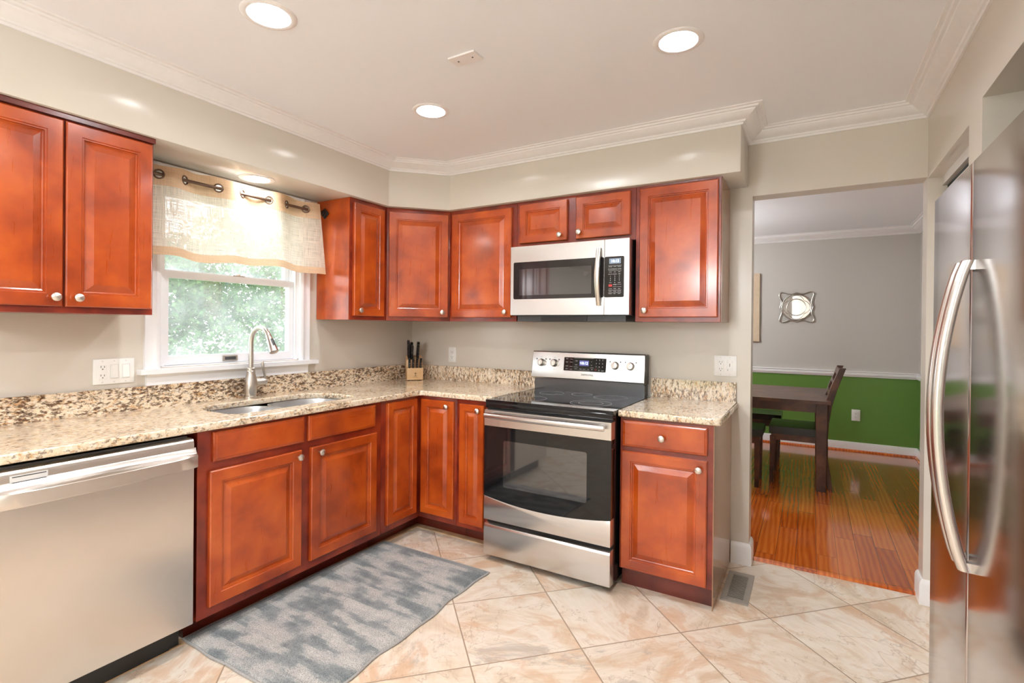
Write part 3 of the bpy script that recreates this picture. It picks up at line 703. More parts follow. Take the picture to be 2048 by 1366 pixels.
# ================================================================== DISHWASHER
t = thing('dishwasher', (.33, -2.33, 0), 'stainless steel dishwasher at the left end under the granite counter', 'dishwasher')
DY0, DYE = -2.632, -2.030
m = MB(); m.box(.03, .585, DY0+.004, DYE-.012, .09, .868); m.build('tub', 'black_enamel', t)
m = MB(); m.box(.03, .545, DY0+.01, DYE-.01, .0, .09); m.box(.545, .556, DY0+.012, DYE-.05, .008, .088); m.build('toe_panel', 'black_plastic', t)
m = MB(); m.box(.585, .600, DY0+.004, DYE-.010, .866, .876, .002); m.build('gasket', 'grey_gasket', t)
m = MB(); m.prism([(.587, .112), (.632, .112), (.636, .116), (.636, .846), (.634, .858), (.628, .866), (.618, .869), (.587, .869)], DY0, DYE, 'y', .0015, 1)
dr = m.build('door', 'stainless_warm', t)
L = []; NN = 24
for i in range(NN+1):
    q = i/NN; y = DY0+(DYE+.006-DY0)*q; b = (1-(2*q-1)**2)**.5 if 0 < q < 1 else 0; k = .016+.026*b
    P_ = [(.6355, .832), (.637+k*.15, .818), (.637+k*.45, .808), (.637+k*.9, .8035), (.637+k, .800), (.637+k, .758), (.637+k*.92, .754), (.637+k*.4, .752), (.6355, .750)]
    L.append([(x, y, z) for x, z in P_])
m = MB(); m.loops(L, True, True); m.build('handle', 'stainless_warm', dr)
m = MB(); m.box(.636, .6375, -2.585, -2.492, .826, .851, .0004, 1); m.mi = 1
m.box(.6376, .6379, -2.580, -2.496, .845, .848); m.box(.6376, .6379, -2.580, -2.496, .828, .8305)
m.build('vent_badge', ['plastic_grey', 'marking_dark'], dr)

# ================================================================== RANGE
X0, X1 = 1.183, 1.943
t = thing('range', ((X0+X1)/2, -.37, 0), 'freestanding stainless steel electric range with black glass oven door', 'range')
m = MB(); m.box(X0+.004, X1-.004, -.665, -.02, .03, .90, .003); m.build('body', 'black_enamel', t)
for sx in (X0+.05, X1-.05):
    for sy in (-.62, -.08):
        m = MB(); m.lathe([(.014, 0), (.014, .03)], (sx, sy, 0), n=10); m.build('foot', 'black_plastic', t)
m = MB(); m.box(X0-.002, X1+.002, -.705, -.085, .902, .917, .005, 3); ckt = m.build('cooktop', 'cooktop_glass', t)
m = MB(); m.prism([(-.660, .870), (-.703, .870), (-.708, .876), (-.708, .898), (-.704, .905), (-.660, .905)], X0, X1, 'x', .001, 1); m.build('front_trim', 'black_glass', t)
def burner(cx, cy, r, r2=None):
    m = MB(); 
    for q in ([r, r2] if r2 else [r]): m.lathe([(q-.0016, .0), (q-.0016, .0004), (q, .0004), (q, 0)], (cx, cy, .9170), n=48, cap0=False, cap1=False)
    m.build('burner_ring', 'burner_ring', ckt)
burner(1.745, -.505, .115, .068); burner(1.375, -.52, .095); burner(1.375, -.235, .078); burner(1.76, -.225, .10); burner(1.56, -.185, .065)
# oven door
YF = -.724
od = thing('oven_door', ((X0+X1)/2, -.69, .5), None, None); od.parent = t; od.location = WL['oven_door']-WL['range']
m = MB(); m.box(X0+.002, X1-.002, YF, -.667, .772, .861, .005, 3)
od.name = 'oven_door'
m.build('top_strip', 'stainless', od)
m = MB()
for k in range(5): m.box(1.30+.102*k, 1.30+.102*k+.092, YF-.0006, YF+.002, .834, .8395)
m.build('vent_slots', 'gap_shade', od)
N = 24
bot = [X0+.002+(X1-X0-.004)*i/N for i in range(N+1)]
cv = lambda x: .372-.034*(1-((x-(X0+X1)/2)/((X1-X0)/2))**2)
m = MB(); m.prism([(x, cv(x)+.001) for x in bot]+[(X1-.002, .771), (X0+.002, .771)], YF+.003, -.667, 'y'); m.build('door_glass', 'black_glass', od)
m = MB(); m.prism([(x, y) for x, y in rrect(1.312, 1.812, .436, .697, .012, 4)], YF+.0022, YF+.006, 'y'); m.build('oven_window', 'oven_window', od)
m = MB(); m.prism([(x, cv(x)) for x in bot]+[(X1-.002, .236), (X0+.002, .236)], YF, -.667, 'y', .003, 2); m.build('bottom_strip', 'stainless', od)
m = MB(); hp = [(X0+.028+(X1-X0-.056)*i/16, -.757-.014*math.sin(PI*i/16), .836) for i in range(17)]
m.tube(hp, .0155, 16); 
for xx in (X0+.05, X1-.05): m.box(xx-.014, xx+.014, -.755, YF+.003, .826, .846, .003)
m.build('handle', 'stainless_bar', od)
m = MB(); m.prism([(-.667, .032), (-.716, .032), (YF, .038), (YF, .196), (-.720, .208), (-.700, .214), (-.667, .214)], X0+.003, X1-.003, 'x', .0025, 2); m.build('storage_drawer', 'stainless', t)
m = MB(); m.box(X0+.006, X1-.006, -.690, -.665, .214, .236); m.build('drawer_gap_shade', 'gap_shade', t)  # black filler painted as the shade between drawer and oven door
m = MB(); m.box(X0+.006, X1-.006, -.695, -.665, .861, .870); m.build('door_gap', 'gap_shade', t)  # black filler painted as the shade above the oven door
# back guard
m = MB(); m.box(X0-.003, X1-.014, -.098, -.024, .916, .985, .003); m.box(X0-.006, X1-.022, -.09, -.02, .985, .996); m.build('riser', 'dark_stainless', t)
tilt = [(-.105, .996), (-.109, 1.002), (-.082, 1.168), (-.076, 1.176), (-.02, 1.176), (-.02, .996)]
m = MB(); m.prism(tilt, X0-.026, X1-.014, 'x', .003, 2)
ODX = 0.0
PU = Vector((0, -.082+.109, 1.168-1.002)).normalized(); PN = Vector((0, -PU.z, PU.y)); PO = Vector((0, -.109, 1.002))
def onp(x, h, off=.0): return Vector((x-ODX, 0, 0))+PO+PU*h+PN*off
m.mi = 1; m.text('SAMSUNG', .018, onp(1.560, .030, .0008), X, PU)
for xx in (1.225, 1.322, 1.742, 1.840):
    m.text('OFF', .0075, onp(xx, .135, .0008), X, PU); m.text('HI', .007, onp(xx, .055, .0008), X, PU)
    for sg in (-1, 1): m.obox(onp(xx+sg*.034-.004, .118, .0004), X, PU, PN, .008, .008, .0005)
bgd = m.build('control_panel', ['stainless', 'marking_dark'], t)
m = MB(); m.box(X1-.0138, X1-.011, -.10, -.02, .99, 1.172, .001); m.build('end_cap', 'black_plastic', bgd)
PU = Vector((0, -.082+.109, 1.168-1.002)).normalized(); PN = Vector((0, -PU.z, PU.y)); PO = Vector((0, -.109, 1.002))
def onp(x, h, off=.0): return Vector((x-ODX, 0, 0))+PO+PU*h+PN*off
for i, xx in enumerate((1.225, 1.322, 1.742, 1.840)):
    m = MB(); m.lathe([(.026, 0), (.026, .003), (.0235, .005), (.022, .022), (.019, .026), (.004, .027)], onp(xx, .098), PN, 24)
    m.obox(onp(xx, .098, .022)-X*.0048-PU*.020, X, PU, PN, .0096, .040, .010, .002)
    kb = m.build('control_knob', 'nickel_knob', bgd)
    m = MB(); m.obox(onp(xx, .098, .0322)-X*.001+PU*.006, X, PU, PN, .002, .012, .0006); m.build('pointer', 'marking_red', kb)
ODX = .022
m = MB(); m.obox(onp(1.415, .052, -.002), X, PU, PN, .290, .088, .0045, .001, 1); dsp = m.build('display', 'black_glass', bgd)
m = MB(); m.obox(onp(1.525, .088, .0026), X, PU, PN, .064, .034, .0004); m.build('clock_screen', 'clock_back', dsp)
m = MB(); m.text('10:12', .024, onp(1.557, .104, .0034), X, PU); m.text('•', .014, onp(1.530, .106, .0034), X, PU); m.build('clock_digits', 'clock_glow', dsp, smooth=0)
m = MB()
for r_ in range(3):
    for k_ in range(3): m.text(str(r_*3+k_+1), .011, onp(1.640+.021*k_, .128-.0215*r_, .0031), X, PU)
m.text('0', .011, onp(1.661, .0625, .0031), X, PU); m.text('START', .006, onp(1.684, .0615, .0031), X, PU)
for (xx, hh, tx) in ((1.437, .130, 'BAKE'), (1.437, .108, 'BROIL'), (1.437, .082, 'WARM'), (1.437, .064, 'HOLD'), (1.468, .128, 'CONV'), (1.468, .108, 'ROAST'), (1.468, .08, 'CLEAN'), (1.468, .062, 'LOCK'),
                     (1.503, .118, 'OVEN'), (1.503, .092, 'LIGHT'), (1.503, .066, 'DELAY'), (1.535, .066, 'TIMER'), (1.560, .066, 'CLOCK'), (1.588, .066, 'SET'), (1.608, .116, 'HI'), (1.608, .094, 'LO'), (1.613, .066, 'OFF')):
    m.text(tx, .0062, onp(xx, hh, .0031), X, PU)
for a, b, hh in ((1.487, 1.622, .136), (1.487, 1.515, .078), (1.600, 1.622, .078), (1.520, 1.60, .057)): m.obox(onp(a, hh, .0026), X, PU, PN, b-a, .0008, .0004)
m.build('display_markings', 'marking_white', dsp, smooth=0)
m = MB(); m.text('OFF', .0066, onp(1.637, .0625, .0031), X, PU); m.obox(onp(1.630, .068, .0026), X, PU, PN, .014, .0016, .0004); m.build('off_marking', 'marking_red', dsp, smooth=0)

# ================================================================== MICROWAVE
MX0, MX1, MY = 1.160, 1.922, -.400
t = thing('microwave', (1.54, -.2, 1.365), 'stainless over-the-range microwave with black glass door above the range', 'microwave')
m = MB(); m.box(MX0+.002, MX1-.002, MY+.03, -.005, 1.406, 1.836, .002); m.build('body', 'black_enamel', t)
m = MB(); m.box(MX0+.03, MX1-.03, MY+.04, -.02, 1.372, 1.406, .004); m.mi = 1; m.box(1.36, 1.66, MY+.032, MY+.05, 1.374, 1.400, .003); m.build('vent_base', ['dark_bottom', 'black_plastic'], t)
m = MB(); m.box(MX0, 1.776, MY, MY+.032, 1.410, 1.836, .005, 3); md = m.build('door', 'stainless', t)
m = MB(); m.prism(rrect(1.181, 1.775, 1.508, 1.738, .010, 4), MY-.0012, MY+.004, 'y'); m.build('door_glass', 'mw_glass', md)
m = MB(); m.prism(rrect(1.222, 1.700, 1.532, 1.694, .004, 3), MY-.0018, MY+.002, 'y'); m.build('door_window', 'mw_window', md)
pts = [(1.747, MY-.012-.030*math.sin(PI*i/14), 1.462+.328*i/14) for i in range(15)]
L = []
for i, p in enumerate(pts):
    q = i/14; hw = .013+.003*math.sin(PI*q)
    L.append([(p[0]+a*hw, p[1]+b, p[2]) for a, b in ((-1, .006), (-.8, -.004), (-.25, -.008), (.25, -.008), (.8, -.004), (1, .006), (.5, .009), (-.5, .009))])
m = MB(); m.loops(L, True, True)
for zz in (1.470, 1.782): m.box(1.740, 1.754, MY-.014, MY+.002, zz-.008, zz+.008)
m.build('handle', 'nickel', md)
m = MB(); m.box(1.779, MX1, MY, MY+.032, 1.410, 1.836, .005, 3); mc = m.build('control_section', 'stainless', t)
m = MB(); m.prism(rrect(1.779, 1.893, 1.508, 1.738, .008, 4), MY-.0012, MY+.004, 'y'); mk = m.build('keypad', 'mw_glass', mc)
YM = MY-.0016
m = MB(); m.box(1.806, 1.874, YM-.0002, YM+.0006, 1.697, 1.727); m.build('clock_screen', 'clock_back_grey', mk)
m = MB(); m.text('10:15', .022, (1.840, YM-.0008, 1.711), X, Z); m.build('clock_digits', 'clock_glow', mk, smooth=0)
m = MB()
for r_ in range(3):
    for k_ in range(3): m.text(str(r_*3+k_+1), .0095, (1.814+.026*k_, YM-.0004, 1.626-.0115*r_), X, Z)
m.text('0', .0095, (1.840, YM-.0004, 1.590), X, Z)
for r_, row in enumerate((('SENSOR', 'COOK', 'REHEAT'), ('POPCORN', 'DEFROST', 'SOFTEN'), ('AUTO', 'KIDS', 'MELT'), ('HEALTHY', 'SNACKS', 'KEEP'))):
    for k_, tx in enumerate(row): m.text(tx, .0058, (1.814+.026*k_, YM-.0004, (1.680, 1.667, 1.650, 1.638)[r_]), X, Z)
for r_, row in enumerate((('STOP', 'POWER', 'START'), ('CLOCK', 'TIMER', 'VENT'), ('LIGHT', 'TURBO', 'ON/OFF'), ('SOUND', 'ECO', 'LOCK'))):
    for k_, tx in enumerate(row): m.text(tx, .0058, (1.814+.026*k_, YM-.0004, (1.590 if k_ != 1 else 1.5785, 1.556, 1.541, 1.528)[r_]), X, Z)
for zz in (1.687, 1.659, 1.548, 1.534): m.box(1.802, 1.878, YM-.0003, YM+.0004, zz-.0004, zz+.0004)
for k_ in (1, 2):
    for (a, b, c_, e_) in ((-.011, .011, .006, .0068), (-.011, .011, -.0068, -.006)): m.box(1.814+.026*k_+a, 1.814+.026*k_+b, YM-.0003, YM+.0004, 1.574+c_, 1.574+e_)
m.build('keypad_markings', 'marking_white', mk, smooth=0)
m = MB(); m.box(1.804, 1.824, YM-.0003, YM+.0004, 1.568, 1.581); m.build('stop_key', 'marking_red', mk)

# ================================================================== REFRIGERATOR
FXF = 3.150
t = thing('refrigerator', (3.5, -1.41, 0), 'side-by-side stainless steel refrigerator in the right wall alcove', 'refrigerator')
m = MB(); m.box(3.215, 3.93, -1.870, -.962, .03, 1.745, .004); m.build('body', 'dark_bottom', t)
m = MB(); m.box(3.20, 3.25, -1.86, -.97, .0, .095, .004); m.build('base_grille', 'black_plastic', t)
for nm, a, b, hy in (('freezer_door', -1.4295, -.958, -1.402), ('fridge_door', -1.872, -1.4345, -1.462)):
    m = MB(); m.prism(rrect(FXF, 3.212, a, b, .010, 4), .10, 1.772, 'z', .002, 1); dd_ = m.build(nm, 'fridge_steel', t)
    L = []
    for i in range(25):
        q = i/24; z = .725+.79*q; k = math.sin(PI*q)**.8 if 0 < q < 1 else 0
        xo = FXF-.012-.058*k; hw = .015
        L.append([(xo+hw*1.0*math.cos(a_)*.95, hy+hw*math.sin(a_), z) for a_ in [2*PI*j/14 for j in range(14)]])
    m = MB(); m.loops(L, True, True)
    for zz in (.735, 1.503): m.box(FXF-.016, FXF+.001, hy-.010, hy+.010, zz-.012, zz+.012, .003)
    m.build('handle', 'stainless_bar', dd_)
m = MB(); m.box(3.158, 3.21, -1.4343, -1.4297, .11, 1.765); m.build('door_seal', 'plastic_grey', t)

# ================================================================== WINDOW DRESSING
RXc, RZ = .088, 2.052
GY = [-1.913, -1.796, -1.629, -1.497, -1.341, -1.224, -1.088]
t = thing('curtain_rod', (.05, -1.45, RZ), 'dark bronze curtain rod with square finial above the window', 'curtain rod')
m = MB(); m.tube([(RXc, -2.0, RZ), (RXc, -.984, RZ)], .0085, 12); m.build('rod', 'bronze_rod', t)
for yy, dy in ((-.984, 1), (-2.0, -1)):
    m = MB(); m.lathe([(.011, 0), (.011, .012), (.008, .014), (.008, .018)], (RXc, yy, RZ), (0, dy, 0), 12)
    for i, (hh, a) in enumerate(((.018, .013), (.027, .019), (.036, .025), (.045, .019))):
        y0_ = yy+dy*hh; m.obox(Vector((RXc, min(y0_, y0_+dy*.007), RZ))-(X+Z).normalized()*a-(X-Z).normalized()*a, (X+Z), (X-Z), Y, 2*a, 2*a, .007, .001, 1)
    m.build('finial', 'dark_finial', t)
for yy in (-1.955,):
    m = MB(); m.box(0.001, .006, yy-.012, yy+.012, RZ-.03, RZ+.03, .001); m.box(.006, RXc, yy-.004, yy+.004, RZ-.016, RZ-.0085); m.build('bracket', 'bronze_rod', t)
m = MB(); m.box(.001, .006, -1.012, -.995, RZ-.03, RZ+.03, .001); m.box(.006, RXc, -1.008, -1.000, RZ-.016, RZ-.0085); m.build('bracket', 'bronze_rod', t)
cu = thing('valance', (.09, -1.45, 1.66), 'sheer linen grommet valance hanging over the top of the window', 'curtain')
NODES = [-2.03]+GY+[-.92]
def wave(y):
    for i in range(len(NODES)-1):
        if NODES[i] <= y <= NODES[i+1]:
            return (-1 if i % 2 == 0 else 1)*math.sin(PI*(y-NODES[i])/(NODES[i+1]-NODES[i])), i
    return 0, 0
rr = random.Random(5)
fold = [(rr.uniform(9, 30), rr.uniform(0, 6), rr.uniform(.001, .003)) for _ in range(6)]
def surf(y, z):
    a, i = wave(y)
    sgn = -a     # even interval: in front of the rod
    h = max(0, min(1, (2.10-z)/.44))
    A = .024*(1-.35*h)
    x = RXc + a*A
    x += sum(q*math.sin(k_*y+p_)*(.3+h) for k_, p_, q in fold) + .020*h
    return x
def cloth(z0f, z1f, nz, name, mat, parent, holes=False, y0=-2.03, y1=-1.004, ny=256, off=0):
    m = MB(); V = []
    for j in range(nz+1):
        row = []
        for i in range(ny+1):
            y = y0+(y1-y0)*i/ny; z = z0f(y)+(z1f(y)-z0f(y))*j/nz
            row.append(m.bm.verts.new((surf(y, z)+off, y+.040*max(0, (2.1-z)/.44)*max(0, (y+1.25)/.263), z)))
        V.append(row)
    for j in range(nz):
        for i in range(ny):
            p = (V[j][i].co+V[j+1][i+1].co)/2
            if holes and any((p.y-g)**2*2.2+(p.z-RZ)**2 < .0205**2 for g in GY): continue
            m.bm.faces.new((V[j][i], V[j][i+1], V[j+1][i+1], V[j+1][i]))
    return m.build(name, mat, parent, smooth=180)
botf = lambda y: 1.662+.008*math.sin(9*y+1)+.004*math.sin(23*y)
topf = lambda y: 2.102+.006*math.sin(14*y)+.003*math.sin(41*y)
cloth(lambda y: botf(y)+.040, lambda y: 2.0, 26, 'fabric', 'linen', cu)
cloth(lambda y: 2.0, topf, 34, 'heading', 'linen_hem_shaded', cu, True)
cloth(botf, lambda y: botf(y)+.041, 4, 'hem', 'linen_hem_shaded', cu)
for i, g in enumerate(GY):
    e_ = .004; dx = surf(g+e_, RZ)-surf(g-e_, RZ); tn = Vector((dx, 2*e_, 0)).normalized(); nm = tn.cross(Z)
    m = MB(); m.ring((surf(g, RZ), g, RZ), nm, .0205, .0042, 26, 8); m.build('grommet', 'bronze_rod', cu)

# ================================================================== LIGHTS IN CEILING
def can(x, y, z, label, depth=.024, lens_r=.052):
    t = thing('recessed_light', (x, y, z), label, 'ceiling light', 'recessed ceiling lights')
    m = MB(); m.lathe([(.070, .001), (.072, -.004), (.080, -.006), (.092, -.003), (.095, 0), (.074, .0005)], (x, y, z), n=40, cap0=False, cap1=False); m.build('trim_ring', 'trim_white', t)
    m = MB(); m.lathe([(.071, -.001), (.066, depth*.4), (.060, depth*.8), (.056, depth)], (x, y, z), n=40, cap0=False, cap1=False); m.build('baffle', 'trim_white', t)
    m = MB(); m.lathe([(lens_r+.004, depth+.002), (lens_r, depth-.006), (lens_r*.6, depth-.010), (.004, depth-.012)], (x, y, z), n=32); m.build('lamp_lens', 'lamp_lens', t)
    return t
LB = ['recessed ceiling light at the upper left, near the left crown molding', 'recessed ceiling light over the corner, farthest from the viewer', 'recessed ceiling light at the right, in front of the doorway',
      'recessed ceiling light just above the picture', 'recessed ceiling light behind the viewer, left side', 'recessed ceiling light behind the viewer, right side']
for (x, y), l in zip(CANS, LB): can(x, y, CEIL, l)
t = thing('recessed_light', (.155, -1.455, SOF), 'flush recessed light in the soffit over the window valance', 'ceiling light', 'recessed ceiling lights')
m = MB(); m.lathe([(.062, -.001), (.066, -.005), (.078, -.006), (.090, -.003), (.092, -.0005)], (.155, -1.455, SOF), n=40, cap0=False, cap1=False); m.build('trim_ring', 'trim_white', t)
m = MB(); m.lathe([(.064, -.001), (.058, -.004), (.03, -.006), (.004, -.0065)], (.155, -1.455, SOF), n=32); m.build('lamp_lens', 'soffit_lens', t)
t = thing('blank_plate', (1.557, -1.456, CEIL), 'white rectangular blank cover plate with two screws on the ceiling', 'cover plate')
m = MB(); m.box(1.492, 1.622, -1.491, -1.421, CEIL-.007, CEIL, .003, 2); m.build('plate', 'trim_white', t)
for xx in (1.522, 1.592):
    m = MB(); m.lathe([(.0035, 0), (.003, -.002)], (xx, -1.456, CEIL-.0068), n=10); m.build('screw', 'marking_dark', t)

def pendant(x, y, z, r, label, st):  # unseen globe lamps, added to brighten the kitchen ceiling and the dining room
    t = thing('added_globe_lamp', (x, y, CEIL), label, 'lamp', 'added globe lamps')
    m = MB(); m.lathe([(.06, 0), (.06, -.012), (.02, -.03)], (x, y, CEIL), n=24); m.build('canopy', 'nickel', t)
    m = MB(); m.tube([(x, y, CEIL-.03), (x, y, z+r+.03)], .006, 8); m.build('stem', 'nickel', t)
    m = MB(); m.lathe([(.03, .05), (.035, .01), (.05, -.01)], (x, y, z+r), n=20); m.build('cap', 'nickel', t)
    m = MB(); m.sphere((x, y, z), r, 28); m.build('globe', st, t)
emit('globe_glow', (.95, .975, 1.0), GLOBE)
pendant(1.65, -4.35, 1.95, .17, 'white globe lamp added behind the viewer to brighten the ceiling and walls', 'globe_glow')
pendant(1.35, 2.2, 1.85, .15, 'white globe lamp added over the dining table to brighten the room, hidden by the wall', 'globe_glow')

# ================================================================== OUTLETS / SWITCHES
def wallplate(name, o, u, n, w_, h_, label, cat, gangs):
    o, u, n = Vector(o), Vector(u), Vector(n)
    t = thing(name, o, label, cat, 'wall plates')
    m = MB(); m.obox(o-u*w_/2-Z*h_/2, u, Z, n, w_, h_, .006, .002, 2); m.build('plate', 'plastic_white', t)
    for cx, kind in gangs:
        b = o+u*cx+n*.006
        for sg in (-1, 1):
            m = MB(); m.lathe([(.0032, 0), (.0028, .0012)], b+Z*sg*.048, n, 10); m.build('screw', 'plastic_grey', t)
        if kind in ('duplex', 'decora'):
            m = MB()
            if kind == 'decora': m.obox(b-u*.0165-Z*.033, u, Z, n, .033, .066, .002, .001, 1)
            else:
                for sg in (-1, 1): m.obox(b-u*.0165+Z*(sg*.0195-.014), u, Z, n, .033, .028, .002, .004, 2)
            m.mi = 1
            for sg in (-1, 1):
                q = b+Z*sg*.0195+n*.0021
                m.obox(q-u*.0078-Z*.001, u, Z, n, .0022, .009, .0004); m.obox(q+u*.0056-Z*.001, u, Z, n, .0022, .008, .0004); m.lathe([(.0026, 0), (.0026, .0004)], q-Z*.0075, n, 10)
            m.build('receptacle', ['plastic_white', 'slot_dark'], t)
        elif kind == 'rocker':
            m = MB(); m.obox(b-u*.0165-Z*.033, u, Z, n, .033, .066, .0015, .001, 1); m.mi = 1
            m.loops([[b+u*a*.0135+Z*z+n*d for a, z, d in ((-1, -.030, .0015), (1, -.030, .0015), (1, .030, .0015), (-1, .030, .0015))], [b+u*a*.013+Z*z+n*d for a, z, d in ((-1, -.0295, .007), (1, -.0295, .007), (1, .0295, .0025), (-1, .0295, .0025))]], False, True)
            m.build('rocker', ['plastic_grey', 'plastic_white'], t, smooth=20)
        elif kind == 'slide':
            m = MB(); m.obox(b-u*.0165-Z*.033, u, Z, n, .033, .066, .0015, .001, 1); m.obox(b-u*.0135+Z*.018, u, Z, n, .027, .013, .005, .001, 1); m.obox(b-u*.0115-Z*.030, u, Z, n, .023, .017, .004, .001, 1)
            m.mi = 1; m.obox(b-u*.0013-Z*.004+n*.0015, u, Z, n, .0026, .018, .0005); m.obox(b-u*.0108-Z*.027+n*.004, u, Z, n, .0018, .009, .0004); m.build('dimmer', ['plastic_white', 'slot_dark'], t)
    return t
wallplate('switch_plate', (0.001, -2.057, 1.112), Y, X, .163, .116, 'white three-gang plate with an outlet and two rocker switches left of the window', 'switch plate', ((-.046, 'decora'), (0, 'rocker'), (.046, 'rocker')))
wallplate('outlet', (.412, -.001, 1.118), X, -Y, .072, .116, 'single white wall outlet on the back wall beside the knife block', 'outlet', ((0, 'duplex'),))
wallplate('switch_plate', (2.370, -.001, 1.122), X, -Y, .122, .118, 'white two-gang plate with outlet and dimmer beside the doorway', 'switch plate', ((-.024, 'decora'), (.024, 'slide')))
wallplate('outlet', (3.232, DY1-.001, .398), X, -Y, .080, .124, 'white outlet on the green dining room wall', 'outlet', ((0, 'decora'),))

# ================================================================== KNIFE BLOCK
bo = Vector((.200, -.190, CT)); bu = Vector((.66, .75, 0)).normalized(); bd = Vector((-bu.y, bu.x, 0))   # bd points back into the corner
W_ = .122
kb = thing('knife_block', bo, 'light wooden knife block holding black-handled knives in the counter corner', 'knife block')
prof = [(0, .004), (0, .094), (.034, .100), (.042, .152), (.105, .187), (.105, .004)]
def bp_(a, d, z): return bo+bu*a+bd*d+Z*z
m = MB(); m.loops([[bp_(a, d, z) for d, z in prof] for a in (-W_/2, W_/2)], True, True); m.bevel(list(m.bm.faces), .002, 2); m.build('block', 'block_wood', kb)
m = MB(); m.face([bp_(-W_/2+.004, .046, .1535), bp_(W_/2-.004, .046, .1535), bp_(W_/2-.004, .101, .184), bp_(-W_/2+.004, .101, .184)]); m.build('slotted_top', 'block_wood_dark', kb)
for a in (-.042, .042):
    for d_ in (.012, .09):
        m = MB(); q = bp_(a, d_, 0); m.lathe([(.006, 0), (.006, .004)], q, n=10); m.build('foot', 'black_plastic', kb)
# stamped figure on the front
m = MB(); f_ = lambda a, z: bp_(a, -.0006, z)
def stroke(p, q, wd=.0022):
    p, q = Vector(p), Vector(q); d_ = (q-p).normalized(); nn = Vector((-d_.y, d_.x))*wd/2
    m.face([f_(*(p+nn)), f_(*(q+nn)), f_(*(q-nn)), f_(*(p-nn))])
for p, q in (((.004, .056), (.003, .048)), ((-.008, .055), (.004, .051)), ((.004, .051), (.013, .054)), ((.003, .050), (.003, .040)), ((.003, .041), (-.004, .030)), ((.003, .041), (.010, .031))): stroke(p, q, .003)
m.face([f_(.003+.003*math.cos(k*PI/4), .058+.003*math.sin(k*PI/4)) for k in range(8)])
m.text('J.A. HENCKELS', .0055, f_(.001, .024), bu, Z)
m.build('stamped_mark', 'block_mark', kb, smooth=0)
def knife(a, d, z, ln, tilt, label, group, wd=.0105, th=.0125, lean=0):
    p = bp_(a, d, z); ax = (Z*math.cos(tilt) - bd*math.sin(tilt) + bu*lean).normalized(); sd = bu
    t = thing('knife', p, label, 'knife', group)
    fw = ax.cross(sd).normalized()
    m = MB(); L = []
    for q, k1, k2, off in ((0, .85, 1, 0), (.08, .9, 1.05, 0), (.35, .9, .92, .001), (.7, .95, 1.0, 0), (.88, 1.0, 1.2, -.001), (.97, .95, 1.2, -.002), (1.0, .7, .9, -.002)):
        L.append([p+ax*ln*q+sd*(x*wd*k1)+fw*(y*th*k2+off) for x, y in ((1, .6), (.7, 1), (-.7, 1), (-1, .6), (-1, -.6), (-.7, -1), (.7, -1), (1, -.6))])
    m.loops(L, True, True); m.build('handle', 'black_plastic', t)
    m = MB()
    for q in (.22, .5, .78):
        for sg in (-1, 1): m.lathe([(.0021, 0), (.0018, .0008)], p+ax*ln*q+fw*sg*(th*.96), fw*sg, 8)
    m.lathe([(wd*.55, 0), (wd*.4, .0015)], p+ax*ln*1.0+fw*-.002, ax, 10)
    m.build('rivets', 'knife_steel', t)
    m = MB(); m.obox(p-ax*.012-sd*.0006-fw*.008, sd, fw, ax, .0012, .016, .012); m.build('blade', 'knife_steel', t)
ords = ('leftmost', 'second from left', 'third from left', 'rightmost')
for i in range(4): knife(-.043+.0285*i, .010, .097, .074, .22, 'black-handled steak knife, %s of the low front row in the knife block' % ords[i], 'steak knives in the front row', .0088, .0105)
big = [(-.040, .052, .158, .092, .30, 'black-handled knife at the lower left of the knife block upper rows', -.10), (-.018, .056, .160, .112, .30, 'black-handled knife second from left in the middle row of the knife block', -.02),
       (-.038, .070, .167, .110, .28, 'black-handled knife behind the lower left knife in the block', -.04), (-.020, .086, .176, .118, .26, 'black-handled knife with steel cap in the back row, left of center', 0),
       (-.041, .090, .178, .130, .24, 'tall plain black sharpening-steel handle at the back left of the knife block', -.03), (.026, .060, .163, .112, .30, 'black-handled knife alone in front on the right half of the knife block', 0),
       (.028, .090, .178, .118, .26, 'black-handled knife at the back right of the knife block', .03)]
for a, d, z, ln, tl, lb, le in big: knife(a, d, z, ln, tl, lb, 'large knives in the upper rows', lean=le)

# ================================================================== RUG, REGISTER
rg = thing('rug', (.93, -1.43, 0), 'grey streaked bath-style rug on the tile in front of the sink cabinet', 'rug')
RX_0, RX_1, RY_0, RY_1 = .532, 1.305, -2.012, -.848
rn = random.Random(11)
def edge_w(t_, ph): return .003*math.sin(2.2*t_+ph)+.0022*math.sin(5.1*t_+ph*2)
nx, ny = 110, 160; m = MB(); V = []
for j in range(ny+1):
    row = []
    for i in range(nx+1):
        u_, v_ = i/nx, j/ny
        x = RX_0+(RX_1-RX_0)*u_ + (edge_w(v_*6, 1)*u_*2 if u_ > .5 else edge_w(v_*5, 4)*(1-u_)) - .010*(1-u_)*(1-v_) + .02*u_*(.5-v_)
        y = RY_0+(RY_1-RY_0)*v_ + edge_w(u_*5, 2)*(1-v_)
        ed = min(u_, 1-u_)*(RX_1-RX_0); ed2 = min(v_, 1-v_)*(RY_1-RY_0); e_ = min(ed, ed2)
        z = .004+.011*min(1, e_/.012)+(rn.uniform(-.0012, .0012) if e_ > .004 else 0)+.004*math.sin(x*7+y*5)**2*min(1, e_/.05)
        row.append(m.bm.verts.new((x, y, z)))
    V.append(row)
for j in range(ny):
    for i in range(nx): m.bm.faces.new((V[j][i], V[j][i+1], V[j+1][i+1], V[j+1][i]))
bd_pts = [V[0][i].co.copy() for i in range(nx+1)]+[V[j][nx].co.copy() for j in range(1, ny+1)]+[V[ny][i].co.copy() for i in range(nx-1, -1, -1)]+[V[j][0].co.copy() for j in range(ny-1, 0, -1)]
